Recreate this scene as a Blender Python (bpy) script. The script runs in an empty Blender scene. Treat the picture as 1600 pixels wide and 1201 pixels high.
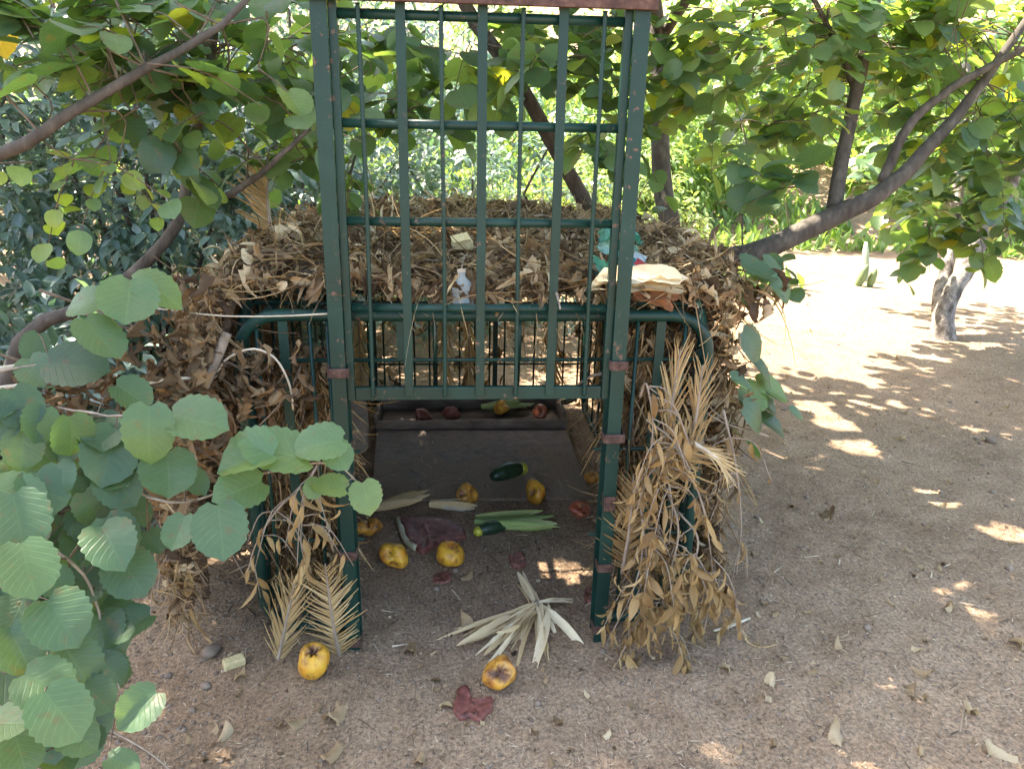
import bpy, math, random
import numpy as np
from mathutils import Vector, Matrix

rad = math.radians
RNG = np.random.default_rng(7)
random.seed(7)
scene = bpy.context.scene
COL = scene.collection

# ------------------------------------------------------------------ camera
CAM_HEAD, CAM_PITCH, CAM_ROLL = .0841, .3325, .022
CAM = np.array([-.0777, -1.9364, 1.5])
def cam_axes():
    h, p, ro = CAM_HEAD, CAM_PITCH, CAM_ROLL
    f = np.array([math.sin(h)*math.cos(p), math.cos(h)*math.cos(p), -math.sin(p)])
    r = np.array([math.cos(h), -math.sin(h), 0.]); u = np.cross(r, f)
    c, s = math.cos(ro), math.sin(ro)
    return c*r+s*u, -s*r+c*u, f
CR, CU, CF = cam_axes()
cd = bpy.data.cameras.new('camera'); cam = bpy.data.objects.new('camera', cd); COL.objects.link(cam)
cd.sensor_width = 36; cd.lens = 27; cd.clip_start = .05; cd.clip_end = 2000
m = Matrix.Identity(4)
for i in range(3):
    m[i][0], m[i][1], m[i][2], m[i][3] = CR[i], CU[i], -CF[i], CAM[i]
cam.matrix_world = m
scene.camera = cam

# ------------------------------------------------------------------ light
SUN_EL, SUN_AZ = 57.0, -50.0          # azimuth: degrees from +Y, negative = towards -X
SDIR = np.array([math.sin(rad(SUN_AZ))*math.cos(rad(SUN_EL)), math.cos(rad(SUN_AZ))*math.cos(rad(SUN_EL)), math.sin(rad(SUN_EL))])
world = bpy.data.worlds.new('World'); scene.world = world; world.use_nodes = True
nt = world.node_tree; nt.nodes.clear()
sky = nt.nodes.new('ShaderNodeTexSky'); sky.sky_type = 'NISHITA'; sky.sun_disc = False
sky.sun_elevation = rad(SUN_EL); sky.sun_rotation = rad(SUN_AZ)
sky.air_density = 1.0; sky.dust_density = 2.0; sky.ozone_density = 1.0
bg = nt.nodes.new('ShaderNodeBackground'); bg.inputs[1].default_value = .15
wo = nt.nodes.new('ShaderNodeOutputWorld')
nt.links.new(sky.outputs[0], bg.inputs[0]); nt.links.new(bg.outputs[0], wo.inputs[0])
sl = bpy.data.lights.new('sun', 'SUN'); sl.energy = 4.6; sl.angle = rad(.55); sl.color = (1, .95, .86)
sun = bpy.data.objects.new('sun', sl); COL.objects.link(sun)
sun.rotation_euler = Vector((-SDIR[0], -SDIR[1], -SDIR[2])).to_track_quat('-Z', 'Y').to_euler()
scene.view_settings.view_transform = 'Standard'; scene.view_settings.look = 'None'
scene.view_settings.exposure = 2.9; scene.view_settings.gamma = 1
scene.view_settings.use_curve_mapping = False
scene.view_settings.use_white_balance = True; scene.view_settings.white_balance_temperature = 7050; scene.view_settings.white_balance_tint = 12
scene.cycles.use_denoising = True
scene.cycles.use_adaptive_sampling = True; scene.cycles.adaptive_threshold = .03
scene.cycles.max_bounces = 4; scene.cycles.diffuse_bounces = 3; scene.cycles.glossy_bounces = 2
scene.cycles.transmission_bounces = 4; scene.cycles.transparent_max_bounces = 4
scene.cycles.caustics_reflective = False; scene.cycles.caustics_refractive = False
scene.cycles.sample_clamp_indirect = 6

# ------------------------------------------------------------------ geometry helpers
def nrm(v):
    v = np.asarray(v, float); n = math.sqrt(v[0]*v[0]+v[1]*v[1]+v[2]*v[2]); return v/n if n > 1e-9 else np.array([0, 0, 1.])
def cross(a, b):
    a0, a1, a2 = a; b0, b1, b2 = b
    return np.array([a1*b2-a2*b1, a2*b0-a0*b2, a0*b1-a1*b0])
def ray(x, y): return CF + CR*(x-800)/1200 + CU*(600.5-y)/1200
def PY(x, y, Y): d = ray(x, y); return CAM + d*(Y-CAM[1])/d[1]
def PG(x, y, z=0.): d = ray(x, y); return CAM + d*(z-CAM[2])/d[2]
def PD(x, y, t): return CAM + ray(x, y)*t
def project(p):
    d = np.asarray(p)-CAM; z = d@CF
    return 800+1200*(d@CR)/z, 600.5-1200*(d@CU)/z, z

def vnoise(x, y, seed=0):
    x = np.asarray(x, float); y = np.asarray(y, float)
    xi = np.floor(x).astype(np.int64); yi = np.floor(y).astype(np.int64); fx = x-xi; fy = y-yi
    fx = fx*fx*(3-2*fx); fy = fy*fy*(3-2*fy)
    def h(a, b):
        n = (a*374761393 + b*668265263 + seed*1442695041) & 0x7fffffff
        n = ((n ^ (n >> 13))*1274126177) & 0x7fffffff
        return ((n ^ (n >> 16)) & 0xffff)/65535.
    return (h(xi, yi)*(1-fx)+h(xi+1, yi)*fx)*(1-fy) + (h(xi, yi+1)*(1-fx)+h(xi+1, yi+1)*fx)*fy
def ground_h(x, y):
    x = np.asarray(x, float); y = np.asarray(y, float)
    h = (vnoise(x*.9, y*.9, 1)-.5)*.05 + (vnoise(x*3.1, y*3.1, 2)-.5)*.022
    near = np.clip(1-np.hypot(x-.6, y-.8)/5, 0, 1)
    h = h + near*((vnoise(x*11, y*11, 3)-.5)*.012 + (vnoise(x*27, y*27, 4)-.5)*.008)
    h = h*np.where((np.abs(x) < .75) & (y > -.1) & (y < 2.1), .5, 1)
    far = np.clip(y-8.5+.25*np.abs(x-3), 0, 60)
    h = h + np.minimum(far*.30, 9) + (vnoise(x*.25, y*.25, 5)-.5)*np.clip(far*.15, 0, 1.5)
    lf = np.clip(-x-2.2, 0, 40); h = h + np.minimum(lf*.12, 3)
    return h
def vn(x, y, seed=0):
    """the same noise for one point"""
    xi = math.floor(x); yi = math.floor(y); fx = x-xi; fy = y-yi; fx = fx*fx*(3-2*fx); fy = fy*fy*(3-2*fy)
    def h(a, b):
        n = (a*374761393 + b*668265263 + seed*1442695041) & 0x7fffffff
        n = ((n ^ (n >> 13))*1274126177) & 0x7fffffff
        return ((n ^ (n >> 16)) & 0xffff)/65535.
    return (h(xi, yi)*(1-fx)+h(xi+1, yi)*fx)*(1-fy) + (h(xi, yi+1)*(1-fx)+h(xi+1, yi+1)*fx)*fy
def gz(x, y):
    x = float(x); y = float(y)
    h = (vn(x*.9, y*.9, 1)-.5)*.05 + (vn(x*3.1, y*3.1, 2)-.5)*.022
    near = min(1, max(0, 1-math.hypot(x-.6, y-.8)/5))
    if near: h += near*((vn(x*11, y*11, 3)-.5)*.012 + (vn(x*27, y*27, 4)-.5)*.008)
    if abs(x) < .75 and -.1 < y < 2.1: h *= .5
    far = min(60, max(0, y-8.5+.25*abs(x-3)))
    return h + min(far*.30, 9) + (vn(x*.25, y*.25, 5)-.5)*min(1.5, far*.15) + min(max(0, -x-2.2)*.12, 3)
def on_ground(px, py, up=0.):
    p = PG(px, py, 0.)
    for _ in range(4):
        p = PG(px, py, gz(p[0], p[1])+up)
    return p

# leaf gaps cut along these sun rays, shaped to drop flecks on the ground
FLECKS = [(PG(x, y), r) for x, y, r in ((885, 890, .10), (1300, 655, .10), (1335, 695, .09), (1455, 772, .08), (1580, 835, .07), (1400, 1078, .04), (1265, 630, .08))]
def in_gap(p, extra=.0):
    for g0, r in FLECKS:
        v = p-g0; k = v@SDIR
        if k > .9 and (v@v)-k*k < (r+extra)**2: return True
    return False
WOFF = {}
def tag(o, label=None, cat=None, group=None, kind=None):
    if label: o['label'] = label
    if cat: o['category'] = cat
    if group: o['group'] = group
    if kind: o['kind'] = kind
    return o
def thing(name, loc, label, cat, group=None):
    o = bpy.data.objects.new(name, None); COL.objects.link(o); o.location = tuple(map(float, loc))
    o.empty_display_size = .05
    WOFF[o.name] = Vector(tuple(map(float, loc)))
    return tag(o, label, cat, group)
def link(name, me, mat=None, parent=None, mw=None):
    o = bpy.data.objects.new(name, me); COL.objects.link(o)
    if mat is not None and len(me.materials) == 0: me.materials.append(mat)
    if parent is not None:
        o.parent = parent; o.matrix_parent_inverse = Matrix.Translation(-WOFF.get(parent.name, Vector((0, 0, 0))))
    if mw is not None: o.matrix_basis = mw
    return o

def mesh_np(name, V, loops, starts, uv=None, tint=None, smooth=True, extra=None):
    me = bpy.data.meshes.new(name)
    V = np.ascontiguousarray(V, np.float32); loops = np.ascontiguousarray(loops, np.int32); starts = np.ascontiguousarray(starts, np.int32)
    me.vertices.add(len(V)); me.vertices.foreach_set('co', V.ravel())
    me.loops.add(len(loops)); me.loops.foreach_set('vertex_index', loops)
    me.polygons.add(len(starts)); me.polygons.foreach_set('loop_start', starts)
    me.polygons.foreach_set('use_smooth', np.full(len(starts), smooth, bool))
    if uv is not None:
        l = me.uv_layers.new(name='UVMap'); l.data.foreach_set('uv', np.ascontiguousarray(uv[loops], np.float32).ravel())
    for nm, arr in (('tint', tint),) + tuple((extra or {}).items()):
        if arr is not None:
            a = me.attributes.new(nm, 'FLOAT', 'POINT'); a.data.foreach_set('value', np.ascontiguousarray(arr, np.float32))
    me.update(calc_edges=True); me.validate()
    return me

class MB:
    """collects simple solids into one mesh"""
    def __init__(s): s.v = []; s.f = []; s.t = []
    def add(s, V, F, tint=0.):
        n = len(s.v); s.v += [tuple(p) for p in V]; s.f += [[i+n for i in f] for f in F]; s.t += [tint]*len(V)
    def obox(s, c, ax, ay, az, tint=0.):
        c = np.asarray(c, float); ax, ay, az = map(lambda a: np.asarray(a, float), (ax, ay, az))
        V = [c+sx*ax+sy*ay+sz*az for sx in (-1, 1) for sy in (-1, 1) for sz in (-1, 1)]
        s.add(V, [(0, 1, 3, 2), (4, 6, 7, 5), (0, 4, 5, 1), (2, 3, 7, 6), (0, 2, 6, 4), (1, 5, 7, 3)], tint)
    def box(s, x0, x1, y0, y1, z0, z1, tint=0.):
        s.obox(((x0+x1)/2, (y0+y1)/2, (z0+z1)/2), ((x1-x0)/2, 0, 0), (0, (y1-y0)/2, 0), (0, 0, (z1-z0)/2), tint)
    def tube(s, pts, r, n=8, tint=0., cap=True):
        P = np.asarray(pts, float); k = len(P)
        rr = np.full(k, r, float) if np.isscalar(r) else np.interp(np.linspace(0, 1, k), np.linspace(0, 1, len(r)), r)
        T = np.gradient(P, axis=0); T /= np.maximum(np.linalg.norm(T, axis=1, keepdims=True), 1e-9)
        a = np.array([0, 0, 1.]) if abs(T[0][2]) < .9 else np.array([1., 0, 0])
        A = nrm(cross(T[0], a)); V = []; th = 2*math.pi*np.arange(n)/n; ct = np.cos(th)[:, None]; st = np.sin(th)[:, None]
        for i in range(k):
            A = nrm(A - T[i]*(A@T[i])); B = cross(T[i], A)
            V += list(P[i]+rr[i]*(ct*A+st*B))
        F = [(i*n+j, i*n+(j+1) % n, (i+1)*n+(j+1) % n, (i+1)*n+j) for i in range(k-1) for j in range(n)]
        if cap: F += [tuple(range(n))[::-1], tuple((k-1)*n+j for j in range(n))]
        s.add(V, F, tint)
    def build(s, name, mat, parent=None, smooth=False, bevel=0.):
        loops = [i for f in s.f for i in f]; st = np.cumsum([0]+[len(f) for f in s.f])[:-1]
        me = mesh_np(name, np.array(s.v), loops, st, tint=np.array(s.t), smooth=smooth)
        o = link(name, me, mat, parent)
        if bevel:
            b = o.modifiers.new('bevel', 'BEVEL'); b.width = bevel; b.segments = 2; b.limit_method = 'ANGLE'
        return o

def spline(pts, n=16):
    P = np.asarray(pts, float); k = len(P)
    if k < 3: return np.array([P[0]+(P[-1]-P[0])*t for t in np.linspace(0, 1, n)])
    Q = np.vstack([2*P[0]-P[1], P, 2*P[-1]-P[-2]]); out = []
    for t in np.linspace(0, k-1-1e-9, n):
        i = int(t); u = t-i; a, b, c, d = Q[i], Q[i+1], Q[i+2], Q[i+3]
        out.append(.5*((2*b)+(c-a)*u+(2*a-5*b+4*c-d)*u*u+(3*b-a-3*c+d)*u**3))
    return np.array(out)

# ------------------------------------------------------------------ leaf templates
class Tmpl:
    def __init__(s, V, quads, uv): s.V = np.array(V, float); s.q = np.array(quads, np.int32); s.uv = np.array(uv, float); s.me = {}
def strip_leaf(width, rows, cols, bend=.25, fold=.15, curl=0., twist=0., ripple=0., serr=0., seed=0, crumple=0.):
    """leaf of unit length along +Y; width(t) = half width; cols = cells each side"""
    rg = np.random.default_rng(seed+5); V = []; uv = []; nc = 2*cols+1
    ph = rg.uniform(0, 6); off = rg.normal(0, 1, (rows+1, nc))
    for i in range(rows+1):
        t = i/rows; w = width(t)
        a = bend*t; y = math.sin(a)/bend if abs(bend) > 1e-3 else t
        z = -(1-math.cos(a))/bend if abs(bend) > 1e-3 else 0.
        for j in range(-cols, cols+1):
            s_ = j/cols; ww = w*(1+(serr*((i % 2)*2-1) if abs(j) == cols else 0))
            x = ww*s_; zz = fold*abs(x)
            if curl:
                th = curl*abs(s_)*(w/.3); x = math.copysign(math.sin(th)/max(curl*(1/.3), 1e-3), s_) if s_ else 0; zz += (1-math.cos(th))/max(curl*(1/.3), 1e-3)
            zz += ripple*math.sin(t*26-abs(s_)*3+ph)*abs(s_) + crumple*off[i, j+cols]*(.4+abs(s_))
            yy = y + crumple*.25*off[i, (j+cols+1) % nc]
            tw = twist*(t-.2); x, zz = x*math.cos(tw)-zz*math.sin(tw), x*math.sin(tw)+zz*math.cos(tw)
            V.append((x, yy-(abs(s_)**1.5*.09*(1-t) if serr else 0), z+zz)); uv.append((.5+s_*.5, t))
    q = [(i*nc+j, i*nc+j+1, (i+1)*nc+j+1, (i+1)*nc+j) for i in range(rows) for j in range(nc-1)]
    return Tmpl(V, q, uv)
def w_hazel(t):
    if t > .9: return max(.004, .20*((1-t)/.1)**1.3*1.05)
    return max(.012, .475*max(0., 1-(abs(t-.43)/(.455 if t < .43 else .52))**2.5)**.55)
def w_lance(t): return max(.003, .17*math.sin(math.pi*t**.8)**.9)
def w_strip(t): return max(.002, .035*(1-.75*t))
def w_husk(t): return max(.004, .10*math.sin(math.pi*min(1, t*.9+.08))**.7)
def w_oval(t): return max(.004, .3*math.sin(math.pi*t**.8)**.8)
HAZEL = [strip_leaf(w_hazel, 15, 3, bend=b, fold=f, twist=tw, ripple=.007, serr=.045, seed=i)
         for i, (b, f, tw) in enumerate([(.35, .10, .1), (.55, .22, -.2), (.15, .30, .2), (.75, .12, 0), (.4, .36, -.1), (-.25, .15, .15)])]
HAZEL_LO = [strip_leaf(w_hazel, 6, 1, bend=b, fold=f, twist=tw, seed=i) for i, (b, f, tw) in enumerate([(.35, .12, .1), (.6, .24, -.2), (.2, .34, .2), (.8, .12, .1)])]
LANCE = [strip_leaf(w_lance, 8, 2, bend=b, fold=.3, twist=tw, seed=i) for i, (b, tw) in enumerate([(.5, .1), (.9, -.3), (.3, .3)])]
LANCE_LO = [strip_leaf(w_lance, 3, 1, bend=b, fold=.3, twist=tw, seed=i) for i, (b, tw) in enumerate([(.5, .1), (.9, -.2)])]
DRY = [strip_leaf(w_oval if i % 3 else w_hazel, 8, 2, bend=b, fold=.2, curl=c, twist=tw, crumple=cr, seed=20+i)
       for i, (b, c, tw, cr) in enumerate([(1.6, 1.3, .9, .06), (2.6, .9, -1.2, .05), (.9, 1.9, 1.6, .07), (2.0, 1.6, -.9, .08), (3.2, .7, .6, .05), (1.2, 2.3, -2.0, .06), (2.2, 1.1, 2.4, .07), (.5, 1.0, .3, .07)])]
FLATDRY = [strip_leaf(w_hazel, 8, 3, bend=b, fold=.25, curl=c, twist=tw, crumple=cr, serr=.04, seed=120+i) for i, (b, c, tw, cr) in enumerate([(.9, .9, .5, .055), (1.4, .5, -.7, .06), (.6, 1.3, .8, .05), (1.8, .7, .4, .06), (.8, 1.7, -.9, .07)])]
DRYLANCE = [strip_leaf(w_lance, 6, 1, bend=b, fold=.5, twist=tw, crumple=.012, seed=40+i) for i, (b, tw) in enumerate([(.5, .6), (1.0, -.9), (.2, 1.2), (1.5, .3)])]
STRIP = [strip_leaf(w_strip, 6, 1, bend=b, fold=.4, twist=tw, seed=60+i) for i, (b, tw) in enumerate([(.3, .3), (.9, .8), (-.5, .4), (1.6, -.6)])]
CHIP = [Tmpl([(-.012, 0, 0), (.045, .3, .01), (.012, 1, .03), (-.035, .6, .0)], [(0, 1, 2, 3)], [(0, 0), (1, 0), (1, 1), (0, 1)]),
        Tmpl([(-.3, 0, 0), (.35, .1, .05), (.3, .9, .1), (-.25, .8, .0)], [(0, 1, 2, 3)], [(0, 0), (1, 0), (1, 1), (0, 1)])]

def basis(d, n):
    d = nrm(d); x = cross(d, n)
    if (x@x) < 1e-12: x = cross(d, [1., 0, .3])
    x = nrm(x); return np.stack([x, d, cross(x, d)], 1)      # columns x, y(length), z(normal)

class Leaves:
    """a set of leaf placements, made into one joined mesh and/or single objects"""
    def __init__(s, hi, lo=None): s.hi = hi; s.lo = lo or hi; s.L = []
    def put(s, p, d, n, size, tint=None, k=None):
        s.L.append((np.asarray(p, float), basis(d, n), size, RNG.random() if tint is None else tint, RNG.integers(1000) if k is None else k))
    def joined(s, items, name, mat, parent, tm=None):
        tm = tm or s.lo
        Vs, Ls, Us, Ts = [], [], [], []; base = 0
        for ti, t in enumerate(tm):
            its = [x for x in items if x[4] % len(tm) == ti]
            if not its: continue
            O = np.array([x[0] for x in its]); B = np.array([x[1]*(x[2] if np.isscalar(x[2]) else np.asarray(x[2])[None, :]) for x in its])
            V = np.einsum('nij,kj->nki', B, t.V)+O[:, None, :]; n, k = len(its), len(t.V)
            Vs.append(V.reshape(-1, 3)); Us.append(np.tile(t.uv, (n, 1))); Ts.append(np.repeat([x[3] for x in its], k))
            Ls.append((t.q[None]+(np.arange(n)*k)[:, None, None]+base).reshape(-1)); base += n*k
        if not Vs: return None
        loops = np.concatenate(Ls)
        me = mesh_np(name, np.vstack(Vs), loops, np.arange(0, len(loops), 4), np.vstack(Us), np.concatenate(Ts))
        return tag(link(name, me, mat, parent), kind='stuff')
    def single(s, items, name, mat, parent, label=None):
        out = []
        for x in items:
            t = s.hi[x[4] % len(s.hi)]; key = mat.name
            if key not in t.me:
                me = mesh_np(name, t.V, t.q.ravel(), np.arange(0, t.q.size, 4), t.uv); me.materials.append(mat); t.me[key] = me
            mw = Matrix.Identity(4); B = x[1]*(x[2] if np.isscalar(x[2]) else np.asarray(x[2])[None, :])
            for i in range(3):
                for j in range(3): mw[i][j] = B[i, j]
                mw[i][3] = x[0][i]
            o = link(name, t.me[key], None, parent, mw); o.color = (x[3], x[3], x[3], 1); out.append(o)
            if label: o['label'] = label
        return out
    def pick(s, n, extra=None):
        """the n placements that show largest in the picture, and the rest"""
        sc = []
        for i, x in enumerate(s.L):
            px, py, z = project(x[0]+x[1][:, 1]*.5*(x[2] if np.isscalar(x[2]) else x[2][1]))
            ok = z > .2 and -40 < px < 1640 and -40 < py < 1240
            sc.append(((x[2] if np.isscalar(x[2]) else max(x[2]))/z if ok else -1, i))
        sc.sort(reverse=True); near = {i for v, i in sc[:n] if v > 0}
        return [s.L[i] for i in near], [x for i, x in enumerate(s.L) if i not in near]

# ------------------------------------------------------------------ materials
def M_new(name):
    m = bpy.data.materials.new(name); m.use_nodes = True; t = m.node_tree; t.nodes.clear()
    return m, t, t.nodes, t.links
def N(t, typ, **kw):
    n = t.nodes.new(typ)
    for k, v in kw.items():
        if k == 'inp':
            for kk, vv in v.items(): n.inputs[kk].default_value = vv
        else: setattr(n, k, v)
    return n
def ramp(t, stops, interp='LINEAR'):
    r = t.nodes.new('ShaderNodeValToRGB'); r.color_ramp.interpolation = interp; e = r.color_ramp.elements
    while len(e) < len(stops): e.new(.5)
    for el, (p, c) in zip(e, stops): el.position = p; el.color = (*c, 1) if len(c) == 3 else c
    return r
def math_n(t, op, a, b=None, c=None):
    n = t.nodes.new('ShaderNodeMath'); n.operation = op
    for i, v in enumerate((a, b, c)):
        if v is None: continue
        if isinstance(v, (int, float)): n.inputs[i].default_value = v
        else: t.links.new(v, n.inputs[i])
    return n.outputs[0]
def mixc(t, fac, a, b, mode='MIX'):
    n = t.nodes.new('ShaderNodeMix'); n.data_type = 'RGBA'; n.blend_type = mode
    for i, v in ((0, fac), (6, a), (7, b)):
        if isinstance(v, (int, float)): n.inputs[i].default_value = v
        elif isinstance(v, tuple): n.inputs[i].default_value = (*v, 1)
        else: t.links.new(v, n.inputs[i])
    return n.outputs[2]

def leaf_mat(name, stops, single, trans=.4, rough=.45, spec=.4, tcol=(1.5, 1.5, .5), veins=1., spots=.0):
    m, t, ns, lk = M_new(name)
    if single: tint = N(t, 'ShaderNodeObjectInfo').outputs['Color']
    else: tint = N(t, 'ShaderNodeAttribute', attribute_name='tint').outputs['Fac']
    r = ramp(t, stops); lk.new(tint, r.inputs[0]); col = r.outputs[0]
    uvn = N(t, 'ShaderNodeUVMap', uv_map='UVMap'); sep = N(t, 'ShaderNodeSeparateXYZ'); lk.new(uvn.outputs[0], sep.inputs[0])
    du = math_n(t, 'ABSOLUTE', math_n(t, 'SUBTRACT', sep.outputs[0], .5))
    vv = math_n(t, 'SUBTRACT', math_n(t, 'MULTIPLY', sep.outputs[1], 8.), math_n(t, 'MULTIPLY', du, 6.))
    side = math_n(t, 'ABSOLUTE', math_n(t, 'SUBTRACT', math_n(t, 'FRACT', vv), .5))
    vein = math_n(t, 'MAXIMUM', math_n(t, 'SUBTRACT', 1., math_n(t, 'MULTIPLY', side, 9.)), math_n(t, 'SUBTRACT', 1., math_n(t, 'MULTIPLY', du, 28.)))
    vein = math_n(t, 'MAXIMUM', vein, 0.)
    geo = N(t, 'ShaderNodeNewGeometry')
    nz = N(t, 'ShaderNodeTexNoise', inp={'Scale': 60., 'Detail': 2. if single else 1.}); lk.new(geo.outputs['Position'], nz.inputs['Vector'])
    col = mixc(t, math_n(t, 'MULTIPLY', nz.outputs[0], .35), col, mixc(t, 1., col, (.45, .5, .4), 'MULTIPLY'))
    col = mixc(t, math_n(t, 'MULTIPLY', vein, .3*veins), col, mixc(t, 1., col, (1.7, 1.6, 1.5), 'MULTIPLY'))
    if spots and single:
        n2 = N(t, 'ShaderNodeTexNoise', inp={'Scale': 38., 'Detail': 2.}); lk.new(geo.outputs['Position'], n2.inputs['Vector'])
        rs = ramp(t, [(.62, (0, 0, 0)), (.70, (1, 1, 1))]); lk.new(n2.outputs[0], rs.inputs[0])
        col = mixc(t, math_n(t, 'MULTIPLY', rs.outputs[0], spots), col, (.16, .085, .03))
    hgt = math_n(t, 'ADD', math_n(t, 'MULTIPLY', vein, -.6*veins), math_n(t, 'MULTIPLY', nz.outputs[0], .5))
    bmp = N(t, 'ShaderNodeBump', inp={'Strength': .35, 'Distance': .003}); lk.new(hgt, bmp.inputs['Height'])
    p = N(t, 'ShaderNodeBsdfPrincipled', inp={'Roughness': rough, 'Specular IOR Level': spec}); lk.new(col, p.inputs['Base Color'])
    if single: lk.new(bmp.outputs[0], p.inputs['Normal'])
    tr = N(t, 'ShaderNodeBsdfTranslucent'); lk.new(mixc(t, 1., col, tcol, 'MULTIPLY'), tr.inputs[0])
    mx = N(t, 'ShaderNodeMixShader', inp={0: trans}); lk.new(p.outputs[0], mx.inputs[1]); lk.new(tr.outputs[0], mx.inputs[2])
    o = N(t, 'ShaderNodeOutputMaterial'); lk.new(mx.outputs[0], o.inputs[0])
    return m
def noise_mat(name, stops, scale=8., detail=6., rough=.8, bump=.3, bdist=.01, spec=.3, coord='Object', metal=0., stretch=None, rough2=None, tintmix=None):
    m, t, ns, lk = M_new(name)
    tc = N(t, 'ShaderNodeTexCoord'); v = tc.outputs[coord]
    if stretch:
        mp = N(t, 'ShaderNodeMapping', inp={'Scale': stretch}); lk.new(v, mp.inputs[0]); v = mp.outputs[0]
    nz = N(t, 'ShaderNodeTexNoise', inp={'Scale': scale, 'Detail': detail, 'Roughness': .62}); lk.new(v, nz.inputs['Vector'])
    r = ramp(t, stops); lk.new(nz.outputs[0], r.inputs[0]); col = r.outputs[0]
    if tintmix:
        at = N(t, 'ShaderNodeAttribute', attribute_name='tint'); r2 = ramp(t, tintmix); lk.new(at.outputs['Fac'], r2.inputs[0])
        col = mixc(t, .75, col, r2.outputs[0])
    bmp = N(t, 'ShaderNodeBump', inp={'Strength': bump, 'Distance': bdist}); lk.new(nz.outputs[0], bmp.inputs['Height'])
    p = N(t, 'ShaderNodeBsdfPrincipled', inp={'Roughness': rough, 'Specular IOR Level': spec, 'Metallic': metal}); lk.new(col, p.inputs['Base Color']); lk.new(bmp.outputs[0], p.inputs['Normal'])
    o = N(t, 'ShaderNodeOutputMaterial'); lk.new(p.outputs[0], o.inputs[0])
    return m

G_STOPS = [(0., (.042, .092, .048)), (.35, (.070, .140, .066)), (.62, (.098, .182, .080)), (.80, (.13, .225, .095)), (.92, (.20, .29, .06)), (.975, (.29, .30, .06)), (.993, (.33, .19, .06)), (1., (.25, .12, .05))]
MAT = {}
for sgl in (True, False):
    k = '_one' if sgl else '_mass'
    MAT['hazel'+k] = leaf_mat('hazel_leaf'+k, G_STOPS, sgl, trans=.48, tcol=(2.6, 2.2, .7), spots=.3, rough=.42, spec=.6, veins=.9)
    MAT['shrub'+k] = leaf_mat('shrub_leaf'+k, [(0., (.065, .120, .098)), (.5, (.115, .19, .152)), (.85, (.17, .25, .195)), (1., (.22, .30, .17))], sgl, trans=.3, tcol=(1.5, 1.7, .8), veins=.5, rough=.32, spec=1.)  # blue-green leaf colour, raised to hold the sky's sheen as well
    MAT['grass'+k] = leaf_mat('bright_leaf'+k, [(0., (.10, .18, .06)), (.5, (.17, .27, .09)), (1., (.26, .34, .14))], sgl, trans=.45, tcol=(1.7, 1.7, .7), veins=.3)
    MAT['dry'+k] = leaf_mat('dry_leaf'+k, [(0., (.072, .045, .026)), (.3, (.160, .102, .055)), (.6, (.275, .185, .100)), (.85, (.40, .285, .165)), (1., (.54, .43, .27))], sgl, trans=.2, tcol=(1.3, 1.1, .8), veins=.6, rough=.7, spec=.2)
    MAT['straw'+k] = leaf_mat('straw'+k, [(0., (.22, .13, .055)), (.4, (.36, .235, .10)), (.75, (.46, .32, .15)), (1., (.55, .43, .24))], sgl, trans=.2, tcol=(1.2, 1.1, .8), veins=.5, rough=.6, spec=.25)
    MAT['husk'+k] = leaf_mat('corn_husk'+k, [(0., (.46, .31, .15)), (.5, (.66, .50, .29)), (1., (.84, .70, .47))], sgl, trans=.2, tcol=(1.1, 1.05, .9), veins=.0, rough=.6, spec=.25)
MAT['bark'] = noise_mat('hazel_bark', [(.3, (.038, .031, .025)), (.55, (.085, .071, .057)), (.75, (.16, .137, .112))], 26, 8, .85, .7, .01, stretch=(1, 1, .35))
MAT['bark_rough'] = noise_mat('cracked_pale_bark', [(.36, (.06, .05, .042)), (.5, (.19, .165, .14)), (.68, (.36, .33, .29))], 16, 8, .9, 1., .03, stretch=(1, 1, .5))
MAT['twig'] = noise_mat('twig_bark', [(.3, (.07, .05, .035)), (.7, (.17, .125, .085))], 30, 4, .85, .4)
MAT['stick'] = noise_mat('dead_stick', [(.3, (.16, .12, .085)), (.7, (.34, .27, .2))], 30, 4, .85, .5, stretch=(1, 1, .3))
MAT['reed'] = noise_mat('pale_reed', [(.3, (.34, .28, .2)), (.7, (.55, .48, .36))], 25, 3, .7, .3)
MAT['rust'] = noise_mat('rust', [(.3, (.036, .02, .016)), (.5, (.075, .04, .03)), (.7, (.13, .075, .056))], 45, 6, .8, .5, .004)

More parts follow.
